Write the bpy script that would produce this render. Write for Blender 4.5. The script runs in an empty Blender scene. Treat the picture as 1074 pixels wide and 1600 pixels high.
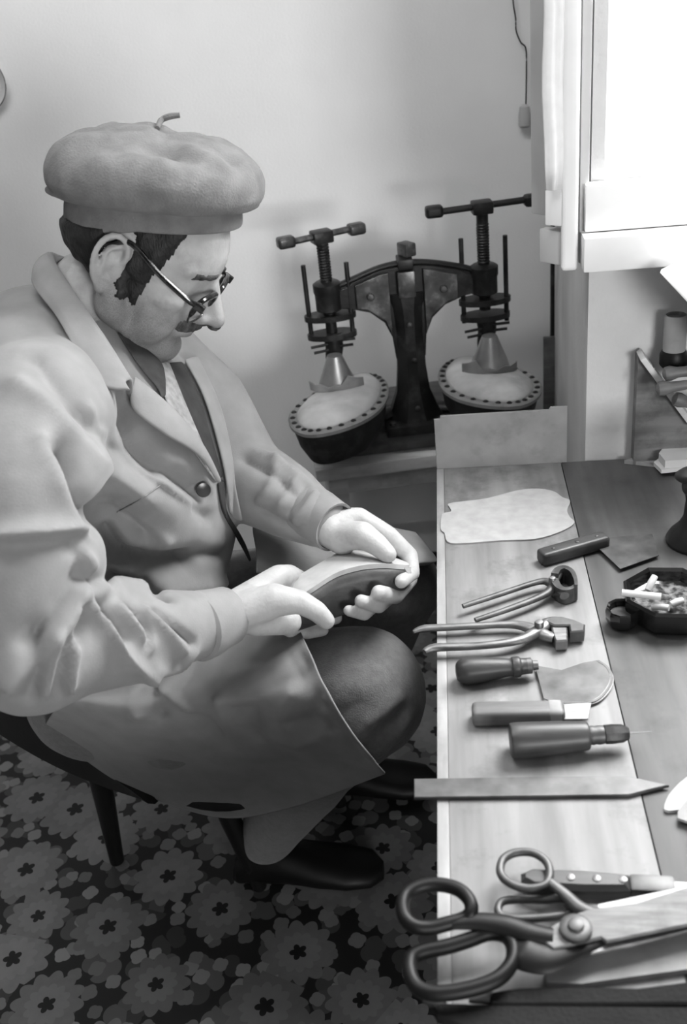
import bpy, bmesh, math, random
import numpy as np
from math import sin, cos, tan, pi, radians, sqrt, atan2, exp
from mathutils import Vector, Matrix, noise
from mathutils.bvhtree import BVHTree

random.seed(7)
SC = bpy.context.scene
COL = SC.collection
V = Vector

# ------------------------------------------------------------------ camera
CAM_H = 1.36            # eye height above the floor
FOC = 1556.0            # focal length in pixels of the 1074 x 1600 frame
PITCH, ROLL, YAW = radians(29.0), radians(6.5), radians(7.8)
FW = V((-sin(YAW) * cos(PITCH), cos(YAW) * cos(PITCH), -sin(PITCH)))
_r0 = V((cos(YAW), sin(YAW), 0))
_u0 = _r0.cross(FW)
CR = _r0 * cos(ROLL) - _u0 * sin(ROLL)
CU = _u0 * cos(ROLL) + _r0 * sin(ROLL)
CAM = V((0, 0, CAM_H))
cam_data = bpy.data.cameras.new('camera')
cam = bpy.data.objects.new('camera', cam_data)
COL.objects.link(cam)
cam_data.sensor_fit = 'VERTICAL'
cam_data.sensor_height = 36.0
cam_data.lens = 36.0 * FOC / 1600.0
cam_data.clip_start = 0.02
cam.matrix_world = Matrix(((CR.x, CU.x, -FW.x, CAM.x), (CR.y, CU.y, -FW.y, CAM.y),
                           (CR.z, CU.z, -FW.z, CAM.z), (0, 0, 0, 1)))
cam_data.dof.use_dof = True
cam_data.dof.focus_distance = 1.32
cam_data.dof.aperture_fstop = 6.3
SC.camera = cam

# ------------------------------------------------------------------ sky, daylight, exposure
world = bpy.data.worlds.new('overcast_sky')
SC.world = world
world.use_nodes = True
_bg = world.node_tree.nodes['Background']
_bg.inputs[0].default_value = (1, 1, 1, 1)
_bg.inputs[1].default_value = 3.0


def area_light(name, loc, target, sx, sy, power):
    d = bpy.data.lights.new(name, 'AREA')
    d.shape = 'RECTANGLE'
    d.size, d.size_y, d.energy = sx, sy, power
    o = bpy.data.objects.new(name, d)
    COL.objects.link(o)
    o.location = loc
    o.rotation_euler = (V(target) - V(loc)).to_track_quat('-Z', 'Y').to_euler()
    return o


# daylight at the window in view and at one added behind the camera
area_light('added_rear_daylight', (1.42, -2.30, 1.16), (-0.9, 1.9, 1.0), 1.0, 0.75, 84)
area_light('daylight_front_window', (0.64, 1.62, 1.75), (-0.2, 0.8, 0.70), 0.8, 1.0, 92)
# overhead fill light, paired with the added ceiling lamp
area_light('added_overhead_fill', (-0.60, 1.00, 2.40), (-0.60, 1.00, 0.0), 1.15, 0.16, 14.5)
SC.view_settings.view_transform = 'Standard'
SC.view_settings.look = 'None'
SC.view_settings.exposure = 0.0
SC.view_settings.gamma = 1.0
SC.view_settings.use_curve_mapping = False
SC.cycles.use_denoising = True
SC.cycles.max_bounces = 6


# ------------------------------------------------------------------ photo pixel -> point in the room
def ray(x, y):
    return FW + CR * ((x - 537) / FOC) + CU * ((800 - y) / FOC)


def at_depth(x, y, d):
    return CAM + ray(x, y) * d


def at_z(x, y, z):
    r = ray(x, y)
    return CAM + r * ((z - CAM_H) / r.z)


def at_y(x, y, yy):
    r = ray(x, y)
    return CAM + r * (yy / r.y)


TZ = 0.66               # table height


def tp(x, y, z=0.0):
    return at_z(x, y, TZ + z)


# ------------------------------------------------------------------ mesh building
class MB:
    def __init__(self):
        self.v, self.f = [], []

    def add(self, vs, fs, m=None):
        k = len(self.v)
        self.v += [(m @ V(p)) if m is not None else V(p) for p in vs]
        self.f += [tuple(i + k for i in f) for f in fs]
        return self

    def box(self, c, s, m=None, bevel=0.0, seg=2):
        if bevel <= 0:
            x, y, z = [q / 2 for q in s]
            vs = [V(c) + V((a * x, b * y, d * z)) for a in (-1, 1) for b in (-1, 1) for d in (-1, 1)]
            fs = [(0, 1, 3, 2), (4, 6, 7, 5), (0, 4, 5, 1), (2, 3, 7, 6), (0, 2, 6, 4), (1, 5, 7, 3)]
            return self.add(vs, fs, m)
        bm = bmesh.new()
        bmesh.ops.create_cube(bm, size=1)
        for q in bm.verts:
            q.co = V((q.co.x * s[0], q.co.y * s[1], q.co.z * s[2])) + V(c)
        bmesh.ops.bevel(bm, geom=bm.edges[:], offset=bevel, segments=seg, affect='EDGES', profile=0.6)
        self.bm(bm, m)
        return self

    def bm(self, bm, m=None):
        bm.verts.index_update()
        self.add([q.co.copy() for q in bm.verts], [[q.index for q in f.verts] for f in bm.faces], m)
        bm.free()
        return self

    def rings(self, rings, cap=True, closed=False, m=None):
        n = len(rings[0])
        vs = [p for r in rings for p in r]
        fs = []
        R = len(rings)
        for i in range(R if closed else R - 1):
            j = (i + 1) % R
            for k in range(n):
                l = (k + 1) % n
                fs.append((i * n + k, i * n + l, j * n + l, j * n + k))
        if cap and not closed:
            fs.append(tuple(range(n - 1, -1, -1)))
            fs.append(tuple((R - 1) * n + k for k in range(n)))
        return self.add(vs, fs, m)

    def lathe(self, prof, n=24, m=None, axis='Z'):
        rs = []
        for r, h in prof:
            ring = []
            for k in range(n):
                a = 2 * pi * k / n
                if axis == 'Z':
                    ring.append(V((r * cos(a), r * sin(a), h)))
                else:
                    ring.append(V((h, r * cos(a), r * sin(a))))
            rs.append(ring)
        return self.rings(rs, m=m)

    def tube(self, pts, r, n=10, flat=1.0, up=(0, 0, 1), m=None, closed=False):
        """round or flattened bar along a path; r number or list; flat = height/width across 'up'"""
        pts = [V(p) for p in pts]
        L = len(pts)
        if not hasattr(r, '__len__'):
            r = [r] * L
        rs = []
        up = V(up)
        for i, p in enumerate(pts):
            if closed:
                t = pts[(i + 1) % L] - pts[i - 1]
            else:
                t = pts[min(i + 1, L - 1)] - pts[max(i - 1, 0)]
            t.normalize()
            s = t.cross(up)
            if s.length < 1e-4:
                s = t.cross(V((1, 0.3, 0)))
            s.normalize()
            u = s.cross(t)
            rs.append([p + s * (r[i] * cos(2 * pi * k / n)) + u * (r[i] * flat * sin(2 * pi * k / n)) for k in range(n)])
        return self.rings(rs, m=m, closed=closed)

    def prism(self, outline, h, m=None, z0=0.0, bevel=0.0):
        bm = bmesh.new()
        vs = [bm.verts.new((p[0], p[1], z0)) for p in outline]
        f = bm.faces.new(vs)
        bm.normal_update()
        if f.normal.z < 0:
            f.normal_flip()
        r = bmesh.ops.extrude_face_region(bm, geom=[f])
        top = [g for g in r['geom'] if isinstance(g, bmesh.types.BMVert)]
        for q in top:
            q.co.z += h
        bmesh.ops.recalc_face_normals(bm, faces=bm.faces[:])
        if bevel > 0:
            es = [e for e in bm.edges if abs(e.verts[0].co.z - e.verts[1].co.z) < 1e-6]
            bmesh.ops.bevel(bm, geom=es, offset=bevel, segments=1, affect='EDGES')
        return self.bm(bm, m)

    def ell(self, c, r, m=None, n=20, k=12):
        rs = []
        for i in range(1, k):
            a = pi * i / k
            rs.append([V((c[0] + r[0] * sin(a) * cos(2 * pi * j / n), c[1] + r[1] * sin(a) * sin(2 * pi * j / n), c[2] - r[2] * cos(a))) for j in range(n)])
        return self.rings(rs, m=m)

    def cap(self, p0, r0, p1, r1, n=14, m=None):
        """tapered capsule"""
        p0, p1 = V(p0), V(p1)
        t = (p1 - p0)
        L = t.length
        t = t.normalized() if L > 1e-6 else V((0, 0, 1))
        s = t.orthogonal().normalized()
        u = t.cross(s)
        st = []
        for i in range(1, 5):
            a = -pi / 2 + (pi / 2) * i / 5
            st.append((p0 + t * (r0 * sin(a)), r0 * cos(a)))
        for i in range(0, 5):
            q = i / 4
            st.append((p0.lerp(p1, q), r0 + (r1 - r0) * q))
        for i in range(1, 5):
            a = (pi / 2) * i / 5
            st.append((p1 + t * (r1 * sin(a)), r1 * cos(a)))
        return self.rings([[c + s * (r * cos(2 * pi * k / n)) + u * (r * sin(2 * pi * k / n)) for k in range(n)] for c, r in st], m=m)

    def chain(self, pts, n=14):
        for (p0, r0), (p1, r1) in zip(pts[:-1], pts[1:]):
            self.cap(p0, r0, p1, r1, n)
        return self

    def build(self, name, mat, parent=None, smooth=True, angle=40):
        me = bpy.data.meshes.new(name)
        me.from_pydata([tuple(p) for p in self.v], [], self.f)
        bm = bmesh.new()
        bm.from_mesh(me)
        bmesh.ops.recalc_face_normals(bm, faces=bm.faces[:])
        bm.to_mesh(me)
        bm.free()
        return link(name, me, mat, parent, smooth, angle)


def link(name, me, mat, parent=None, smooth=True, angle=40):
    o = bpy.data.objects.new(name, me)
    COL.objects.link(o)
    if mat is not None:
        me.materials.clear()
        me.materials.append(mat)
    if smooth:
        me.shade_smooth()
        if angle < 180:
            me.set_sharp_from_angle(angle=radians(angle))
    if parent is not None:
        o.parent = parent
        o.matrix_parent_inverse = parent.matrix_basis.inverted()
    return o


def thing(name, label, cat, loc=(0, 0, 0), group=None):
    o = bpy.data.objects.new(name, None)
    o.empty_display_size = 0.05
    COL.objects.link(o)
    o.location = loc
    return tag(o, label, cat, group)


def tag(o, label, cat, group=None):
    o['label'] = label
    o['category'] = cat
    if group:
        o['group'] = group
    return o


def structure(o, label=None):
    o['kind'] = 'structure'
    if label:
        o['label'] = label
        o['category'] = label.split()[-1]
    return o


def frame(a, b, up=(0, 0, 1)):
    """matrix with origin a, x axis towards b, z up"""
    a, b, up = V(a), V(b), V(up)
    x = (b - a).normalized()
    y = up.cross(x).normalized()
    z = x.cross(y)
    return Matrix(((x.x, y.x, z.x, a.x), (x.y, y.y, z.y, a.y), (x.z, y.z, z.z, a.z), (0, 0, 0, 1)))


def cat(pts, n=6, closed=False):
    """Catmull-Rom through points"""
    P = [V(p) for p in pts]
    L = len(P)
    out = []
    for i in range(L if closed else L - 1):
        if closed:
            a, b, c, d = P[i - 1], P[i], P[(i + 1) % L], P[(i + 2) % L]
        else:
            a, b, c, d = P[max(i - 1, 0)], P[i], P[i + 1], P[min(i + 2, L - 1)]
        for k in range(n):
            t = k / n
            out.append(0.5 * ((2 * b) + (c - a) * t + (2 * a - 5 * b + 4 * c - d) * t * t + (3 * b - a - 3 * c + d) * t ** 3))
    if not closed:
        out.append(P[-1])
    return out


def lerp_list(vals, n):
    out = []
    L = len(vals) - 1
    for i in range(n):
        t = i / (n - 1) * L
        k = min(int(t), L - 1)
        out.append(vals[k] + (vals[k + 1] - vals[k]) * (t - k))
    return out


# ------------------------------------------------------------------ materials
MATS = {}


def g(v):
    """sRGB grey 0..255 to linear"""
    v = v / 255.0
    return v / 12.92 if v <= 0.04045 else ((v + 0.055) / 1.055) ** 2.4


def mat(name, lo, hi=None, rough=0.6, metal=0.0, scale=20.0, stretch=(1, 1, 1), bump=0.0, bscale=None, detail=6.0,
        contrast=(0.3, 0.7), spec=0.4, rough_var=0.0, sheen=0.0, marks=None):
    """grey material whose tone wanders between lo and hi along a stretched noise; marks=(scale, grey, amount) adds stains"""
    if name in MATS:
        return MATS[name]
    hi = lo if hi is None else hi
    m = bpy.data.materials.new(name)
    m.use_nodes = True
    nt = m.node_tree
    N, L = nt.nodes, nt.links
    b = N['Principled BSDF']
    b.inputs['Roughness'].default_value = rough
    b.inputs['Metallic'].default_value = metal
    b.inputs['Specular IOR Level'].default_value = spec
    if sheen:
        b.inputs['Sheen Weight'].default_value = sheen
        b.inputs['Sheen Roughness'].default_value = 0.6
    tc = N.new('ShaderNodeTexCoord')
    mp = N.new('ShaderNodeMapping')
    mp.inputs['Scale'].default_value = stretch
    L.new(tc.outputs['Object'], mp.inputs[0])
    nz = N.new('ShaderNodeTexNoise')
    nz.inputs['Scale'].default_value = scale
    nz.inputs['Detail'].default_value = detail
    L.new(mp.outputs[0], nz.inputs['Vector'])
    rp = N.new('ShaderNodeValToRGB')
    rp.color_ramp.elements[0].position, rp.color_ramp.elements[1].position = contrast
    rp.color_ramp.elements[0].color = (g(lo),) * 3 + (1,)
    rp.color_ramp.elements[1].color = (g(hi),) * 3 + (1,)
    L.new(nz.outputs[0], rp.inputs[0])
    col = rp.outputs[0]
    if marks:
        n2 = N.new('ShaderNodeTexNoise')
        n2.inputs['Scale'].default_value = marks[0]
        n2.inputs['Detail'].default_value = 8
        n2.inputs['Roughness'].default_value = 0.65
        L.new(tc.outputs['Object'], n2.inputs['Vector'])
        r2 = N.new('ShaderNodeValToRGB')
        r2.color_ramp.elements[0].position, r2.color_ramp.elements[1].position = 0.52, 0.72
        r2.color_ramp.elements[0].color = (0, 0, 0, 1)
        r2.color_ramp.elements[1].color = (marks[2],) * 3 + (1,)
        L.new(n2.outputs[0], r2.inputs[0])
        mx = N.new('ShaderNodeMixRGB')
        L.new(r2.outputs[0], mx.inputs[0])
        L.new(col, mx.inputs[1])
        mx.inputs[2].default_value = (g(marks[1]),) * 3 + (1,)
        col = mx.outputs[0]
    L.new(col, b.inputs['Base Color'])
    if bump:
        bp = N.new('ShaderNodeBump')
        bp.inputs['Strength'].default_value = bump
        bp.inputs['Distance'].default_value = 0.002
        if bscale:
            n3 = N.new('ShaderNodeTexNoise')
            n3.inputs['Scale'].default_value = bscale
            n3.inputs['Detail'].default_value = 4
            L.new(mp.outputs[0], n3.inputs['Vector'])
            L.new(n3.outputs[0], bp.inputs['Height'])
        else:
            L.new(nz.outputs[0], bp.inputs['Height'])
        L.new(bp.outputs[0], b.inputs['Normal'])
    if rough_var:
        mr = N.new('ShaderNodeMapRange')
        mr.inputs[3].default_value = max(0.02, rough - rough_var)
        mr.inputs[4].default_value = min(1, rough + rough_var)
        L.new(nz.outputs[0], mr.inputs[0])
        L.new(mr.outputs[0], b.inputs['Roughness'])
    MATS[name] = m
    return m


def glass(name, rough=0.0, alpha=0.08, tint=1.0):
    m = bpy.data.materials.new(name)
    m.use_nodes = True
    N, L = m.node_tree.nodes, m.node_tree.links
    N.remove(N['Principled BSDF'])
    tr = N.new('ShaderNodeBsdfTransparent')
    tr.inputs[0].default_value = (tint, tint, tint, 1)
    gl = N.new('ShaderNodeBsdfGlossy')
    gl.inputs['Roughness'].default_value = rough
    mx = N.new('ShaderNodeMixShader')
    mx.inputs[0].default_value = alpha
    L.new(tr.outputs[0], mx.inputs[1])
    L.new(gl.outputs[0], mx.inputs[2])
    L.new(mx.outputs[0], N['Material Output'].inputs[0])
    return m


M_WALL = mat('wall_plaster', 234, 240, rough=0.9, scale=6, bump=0.25, bscale=180, spec=0.1)
M_PIER = mat('pier_plaster', 196, 208, rough=0.9, scale=9, bump=0.4, bscale=120, spec=0.1)
M_SHADE = mat('brown_painted_wall', 66, 74, rough=0.8, scale=6)
M_CEIL = mat('ceiling_paint', 196, 204, rough=0.95, scale=6)
M_WHITE = mat('white_gloss_paint', 226, 236, rough=0.4, scale=14, bump=0.1)
M_WPAINT = mat('grey_white_paint', 176, 190, rough=0.5, scale=10, bump=0.1)
M_CURT = mat('white_cotton', 228, 236, rough=0.95, scale=60, bump=0.15)
M_TABLE_A = mat('worn_pale_table_wood', 106, 136, rough=0.6, scale=9, stretch=(5, .55, 5), bump=0.25, marks=(13, 74, 0.75))
M_TABLE_B = mat('dark_stained_table_wood', 66, 90, rough=0.55, scale=8, stretch=(5, .6, 5), bump=0.25, marks=(9, 52, 0.75))
M_TABLE_E = mat('pale_table_edge_wood', 122, 156, rough=0.65, scale=20, stretch=(3, .5, 3), bump=0.3, marks=(20, 110, 0.5))
M_PINE = mat('raw_pine_wood', 180, 214, rough=0.7, scale=14, stretch=(.5, 4, 4), bump=0.25, marks=(14, 130, 0.5))
M_OLDWOOD = mat('old_brown_wood', 84, 120, rough=0.7, scale=14, stretch=(.5, 4, 4), bump=0.3, marks=(16, 50, 0.7))
M_BOARD = mat('greyboard', 128, 146, rough=0.85, scale=24, marks=(16, 92, 0.5))
M_IRON = mat('dark_cast_iron', 26, 44, rough=0.42, metal=0.35, scale=25, bump=0.25, bscale=90, rough_var=0.12, marks=(18, 84, 0.6))
M_IRONL = mat('worn_iron', 56, 96, rough=0.36, metal=0.6, scale=30, bump=0.2, bscale=80, marks=(30, 150, 0.6))
M_BLACK = mat('black_enamel', 10, 16, rough=0.48, scale=30, bump=0.1, spec=0.25)
M_STEEL = mat('bright_steel', 96, 130, rough=0.45, metal=0.8, scale=40, rough_var=0.1, stretch=(1, 6, 1))
M_BLADE = mat('brushed_blade_steel', 96, 122, rough=0.62, metal=0.35, scale=30, spec=0.3, stretch=(1, 8, 1), marks=(26, 66, 0.5))
M_STEELD = mat('dull_steel', 66, 98, rough=0.5, metal=0.7, scale=36, rough_var=0.1, marks=(40, 70, 0.5))
M_HANDLE = mat('dark_turned_wood', 42, 66, rough=0.42, scale=26, stretch=(.4, 4, 4), bump=0.15, marks=(20, 40, 0.5))
M_HANDLE2 = mat('light_turned_wood', 84, 112, rough=0.5, scale=26, stretch=(.4, 4, 4), bump=0.15, marks=(24, 66, 0.4))
M_LEATHERW = mat('white_sole_leather', 154, 170, rough=0.7, scale=60, bump=0.12)
M_LEATHER = mat('pale_leather_scrap', 126, 148, rough=0.75, scale=40, bump=0.2)
M_PAD = mat('press_rubber_pad', 165, 205, rough=0.7, scale=14, bump=0.15, marks=(9, 120, 0.5))
M_ALU = mat('cast_aluminium', 150, 186, rough=0.38, metal=0.75, scale=18, bump=0.15)
M_RUBBER = mat('dark_rubber', 34, 56, rough=0.7, scale=26, bump=0.3, marks=(26, 90, 0.4))
M_PAPER = mat('paper', 190, 210, rough=0.9, scale=12)
# ================================================================== the room
XL, XR, YB, YN, ZC = -2.3, 1.95, 2.2, -2.4, 2.5
PX, PY = 0.188, 1.377          # near left corner of the window pier


def floral_floor():
    m = bpy.data.materials.new('floral_linoleum')
    m.use_nodes = True
    nt = m.node_tree
    N, L = nt.nodes, nt.links
    b = N['Principled BSDF']
    b.inputs['Roughness'].default_value = 0.55
    b.inputs['Specular IOR Level'].default_value = 0.3
    tc = N.new('ShaderNodeTexCoord')

    def math_(op, a, b_=None, c=None):
        n = N.new('ShaderNodeMath')
        n.operation = op
        for i, q in enumerate((a, b_, c)):
            if q is None:
                continue
            if isinstance(q, (int, float)):
                n.inputs[i].default_value = q
            else:
                L.new(q, n.inputs[i])
        return n.outputs[0]

    def mix(f, a, b_):
        n = N.new('ShaderNodeMixRGB')
        if isinstance(f, (int, float)):
            n.inputs[0].default_value = f
        else:
            L.new(f, n.inputs[0])
        for i, q in ((1, a), (2, b_)):
            if isinstance(q, (int, float)):
                n.inputs[i].default_value = (g(q),) * 3 + (1,)
            else:
                L.new(q, n.inputs[i])
        return n.outputs[0]

    def flowers(scale, rot, rnd, petals, r0, amp, off):
        """distance to the nearest flower divided by its scalloped radius, and a random value per flower"""
        mp = N.new('ShaderNodeMapping')
        mp.inputs['Rotation'].default_value = (0, 0, rot)
        mp.inputs['Location'].default_value = off
        L.new(tc.outputs['Object'], mp.inputs[0])
        vo = N.new('ShaderNodeTexVoronoi')
        vo.voronoi_dimensions = '2D'
        vo.inputs['Scale'].default_value = scale
        vo.inputs['Randomness'].default_value = rnd
        L.new(mp.outputs[0], vo.inputs['Vector'])
        sc = N.new('ShaderNodeVectorMath')
        sc.operation = 'SUBTRACT'
        L.new(mp.outputs[0], sc.inputs[0])
        L.new(vo.outputs['Position'], sc.inputs[1])
        sp = N.new('ShaderNodeSeparateXYZ')
        L.new(sc.outputs[0], sp.inputs[0])
        ang = math_('ARCTAN2', sp.outputs[1], sp.outputs[0])
        sc3 = N.new('ShaderNodeSeparateColor')
        L.new(vo.outputs['Color'], sc3.inputs[0])
        ph = math_('MULTIPLY', sc3.outputs[0], 6.28)
        w = math_('COSINE', math_('MULTIPLY_ADD', ang, float(petals), ph))
        w = math_('MULTIPLY', math_('ABSOLUTE', w), amp)
        size = math_('MULTIPLY_ADD', sc3.outputs[1], 0.25 * r0, r0 * 0.80)
        rad = math_('MULTIPLY', size, math_('ADD', w, 1.0 - amp / 2))
        ln = N.new('ShaderNodeVectorMath')
        ln.operation = 'LENGTH'
        L.new(sc.outputs[0], ln.inputs[0])
        return math_('DIVIDE', ln.outputs['Value'], rad), sc3.outputs[2], math_('DIVIDE', ln.outputs['Value'], size), ang

    def less(a, b_):
        return math_('LESS_THAN', a, b_)

    base = mix(0.0, 24, 24)
    # leaves, buds, then the big scalloped blossoms
    d3, r3, _, _ = flowers(19, 0.9, 1.0, 1, 0.020, 0.5, (.31, .12, 0))
    base = mix(less(d3, 1.0), base, mix(r3, 44, 80))
    d2, r2, _, _ = flowers(24, 0.3, 1.0, 2, 0.013, 0.2, (.05, .4, 0))
    base = mix(less(d2, 1.0), base, mix(r2, 84, 124))
    d1, r1, q1, a1 = flowers(7.6, 0.5, 0.62, 6, 0.060, 0.22, (.02, .07, 0))
    tone = mix(r1, 92, 120)
    ns = N.new('ShaderNodeTexNoise')
    ns.inputs['Scale'].default_value = 60
    L.new(tc.outputs['Object'], ns.inputs['Vector'])
    tone = mix(math_('MULTIPLY', ns.outputs[0], 0.5), tone, 70)
    inner = mix(less(d1, 0.62), tone, mix(0.18, tone, 140))
    base = mix(less(d1, 1.0), base, inner)
    wob = math_('MULTIPLY_ADD', math_('ABSOLUTE', math_('COSINE', math_('MULTIPLY', a1, 2.5))), 0.12, 0.15)
    base = mix(less(q1, wob), base, 16)
    L.new(base, b.inputs['Base Color'])
    return m


M_FLOOR = floral_floor()
mb = MB().box(((XL + XR) / 2, (YB + YN) / 2, -0.03), (XR - XL, YB - YN, 0.06))
structure(mb.build('floor', M_FLOOR), 'floral patterned linoleum floor')
mb = MB().box(((XL + XR) / 2, (YB + YN) / 2, ZC + 0.03), (XR - XL, YB - YN, 0.06))
structure(mb.build('ceiling', M_CEIL), 'plain pale ceiling')
mb = MB().box(((XL + .27) / 2, YB + 0.05, ZC / 2), (.27 - XL, 0.1, ZC))
structure(mb.build('wall_back', M_WALL), 'plain plastered back wall')
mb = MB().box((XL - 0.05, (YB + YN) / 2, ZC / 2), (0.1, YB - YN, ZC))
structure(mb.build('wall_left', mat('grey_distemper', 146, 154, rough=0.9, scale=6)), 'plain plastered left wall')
mb = MB().box((XR + .05, (YB + YN) / 2, ZC / 2), (.1, YB - YN, ZC))
structure(mb.build('wall_right', M_SHADE), 'plain painted right wall')

# near wall with a window opening added behind the camera for key light
vx0, vx1, vz0, vz1 = .80, 1.92, .74, 1.62
mb = MB()
for x0, x1, z0, z1 in ((XL, vx0, 0, ZC), (vx1, XR, 0, ZC), (vx0, vx1, 0, vz0), (vx0, vx1, vz1, ZC)):
    mb.box(((x0 + x1) / 2, YN - .09, (z0 + z1) / 2), (x1 - x0, .18, z1 - z0))
structure(mb.build('wall_near', M_SHADE), 'plain painted near wall')
mb = MB()
for x in (vx0 + .025, (vx0 + vx1) / 2, vx1 - .025):
    mb.box((x, YN - .10, (vz0 + vz1) / 2), (.05, .06, vz1 - vz0), bevel=.004)
for z in (vz0 + .025, vz1 - .025):
    mb.box(((vx0 + vx1) / 2, YN - .10, z), (vx1 - vx0, .058, .05), bevel=.004)
w2 = structure(mb.build('added_window_2', M_WHITE), 'added unseen white framed rear window')
GL = glass('window_glass', alpha=0.05)
for k in (0, 1):
    MB().box((vx0 + .28 + .56 * k, YN - .10, (vz0 + vz1) / 2), (.50, .004, vz1 - vz0 - .1)).build('pane', GL, w2)

# the window pier that juts out of the back wall: left cheek, apron below the window, lintel
wx0, wx1, pz0, pz1 = 0.205, 1.05, 1.03, 2.3
mb = MB()


def slab(mb, x0, x1, y0, y1, z0, z1, skew=0.0):
    """box whose far left edge is shifted by skew"""
    vs = [(x0, y0, z0), (x1, y0, z0), (x1, y1, z0), (x0 + skew, y1, z0), (x0, y0, z1), (x1, y0, z1), (x1, y1, z1), (x0 + skew, y1, z1)]
    return mb.add(vs, [(0, 3, 2, 1), (4, 5, 6, 7), (0, 1, 5, 4), (1, 2, 6, 5), (2, 3, 7, 6), (3, 0, 4, 7)])


slab(mb, PX, XR, PY, PY + .30, 0, pz0, 0.0134)
slab(mb, PX, wx0, PY, PY + .30, pz0, ZC, 0.0134)
slab(mb, PX + .0134, .26, PY + .30, YB, 0, ZC, 0.0226)
slab(mb, wx0, XR, PY, PY + .30, pz1, ZC)
slab(mb, wx1, XR, PY, PY + .30, pz0, pz1)
structure(mb.build('wall_window', M_PIER), 'white plastered window pier')

# window_1: casing with splayed left board, front post, apron board, sill, glazing
w1 = MB().box(((wx0 + wx1) / 2, PY + .13, pz1 - .03), (wx1 - wx0, .05, .06), bevel=.004)
for x in (wx0 + .02, (wx0 + wx1) / 2, wx1 - .03):
    w1.box((x, PY + .13, (pz0 + pz1) / 2), (.045, .05, pz1 - pz0), bevel=.004)
w1.box(((wx0 + wx1) / 2, PY + .13, pz0 + .03), (wx1 - wx0, .048, .06), bevel=.004)
w1 = structure(w1.build('window_1', M_WHITE), 'white framed bright window')
for k in (0, 1):
    c = wx0 + .04 + (wx1 - wx0) / 4 - .01 + k * (wx1 - wx0) / 2
    MB().box((c, PY + .13, (pz0 + pz1) / 2), ((wx1 - wx0) / 2 - .05, .004, pz1 - pz0 - .1)).build('pane', GL, w1)
# sill and the board standing on it
s0 = at_y(911, 362, 1.345)
mb = MB().box((s0.x + .55, 1.345 + .02, .985), (1.1, .07, .046), bevel=.003)
mb.build('sill', M_WHITE, w1)
mb = MB().box((s0.x + .004 + .55, 1.365, 1.040), (1.1, .02, .062), bevel=.003)
ap = mb.build('apron_board', M_WHITE, w1)
# front post
mb = MB().box((.1585, 1.358, 1.23 + .43), (.022, .016, 1.40), bevel=.006, seg=3)
mb.build('post', M_WHITE, w1)
mb = MB().box((.1785, 1.372, 1.23 + .43), (.012, .012, 1.39), bevel=.002)
mb.build('reveal_strip', M_WPAINT, w1)


def wall_panel(name, a, b, z0, z1, th, m, parent, bevel=0.003):
    a, b = V((a[0], a[1], 0)), V((b[0], b[1], 0))
    mtx = frame(a, b)
    L_ = (b - a).length
    return MB().box((L_ / 2, th / 2, (z0 + z1) / 2), (L_, th, z1 - z0), mtx, bevel=bevel).build(name, m, parent)


wall_panel('splayed_board', (.112, 1.405), (.150, 1.362), 1.028, 2.35, .014, M_WPAINT, w1)
wall_panel('sill_return', (.121, 1.385), (.150, 1.356), .966, 1.012, .02, M_WPAINT, w1)
wall_panel('corner_block', (.127, 1.3665), (.150, 1.352), 1.020, 1.073, .012, M_WHITE, w1)

# narrow white curtain hanging beside the post, over the splayed board
prof = []
mb = MB()
rings = []
for i in range(26):
    z = 1.068 + i * 0.03
    ring = []
    wob = .0015 * sin(i * 1.1)
    for k in range(20):
        a = 2 * pi * k / 20
        rr = 1.0 if i > 1 else (0.75 if i == 0 else .95)
        ring.append(V((.1385 + wob + .0125 * rr * cos(a) + .002 * cos(3 * a), 1.3665 - .010 + .007 * rr * sin(a) - .0 + .0015 * sin(4 * a + i * .2), z)))
    rings.append(ring)
mb.rings(rings)
tag(mb.build('curtain', M_CURT, angle=180), 'narrow bunched white curtain strip hanging left of the window post', 'curtain')

# scalloped net curtain low across the panes
mb = MB()
vs, fs = [], []
nx, nz = 90, 6
for i in range(nx + 1):
    x = .202 + .80 * i / nx
    for k in range(nz + 1):
        top = 1.083 + .010 * abs(sin((x - .19) * 24))
        z = 1.05 + (top - 1.05) * k / nz
        vs.append((x, 1.385 + .004 * sin(i * .8), z))
for i in range(nx):
    for k in range(nz):
        a = i * (nz + 1) + k
        fs.append((a, a + nz + 1, a + nz + 2, a + 1))
mb.add(vs, fs)
o = mb.build('lace_curtain', M_CURT, angle=180)
sm = o.modifiers.new('thickness', 'SOLIDIFY')
sm.thickness = .002
tag(o, 'low white scalloped curtain across the bottom of the window', 'curtain')

# dark pipe in the corner, slat leaning against it
c = at_y(867, 500, 2.17)
mb = MB().tube([(c.x, 2.172, 0), (c.x + .002, 2.172, 1.0)], .011, 14)
for z in (.35, .8):
    mb.lathe([(.014, -.008), (.015, 0), (.014, .008)], 14, Matrix.Translation((c.x, 2.172, z)))
tag(mb.build('pipe', M_IRON), 'dark vertical pipe in the corner beside the window pier', 'pipe')
c = at_y(862, 600, 2.14)
mb = MB().box((c.x - .004, 2.145, .30), (.026, .012, .60), Matrix.Rotation(-.01, 4, 'X'), bevel=.002)
tag(mb.build('wooden_slat', M_OLDWOOD), 'dark wooden slat standing in the corner by the pipe', 'slat')

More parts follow.
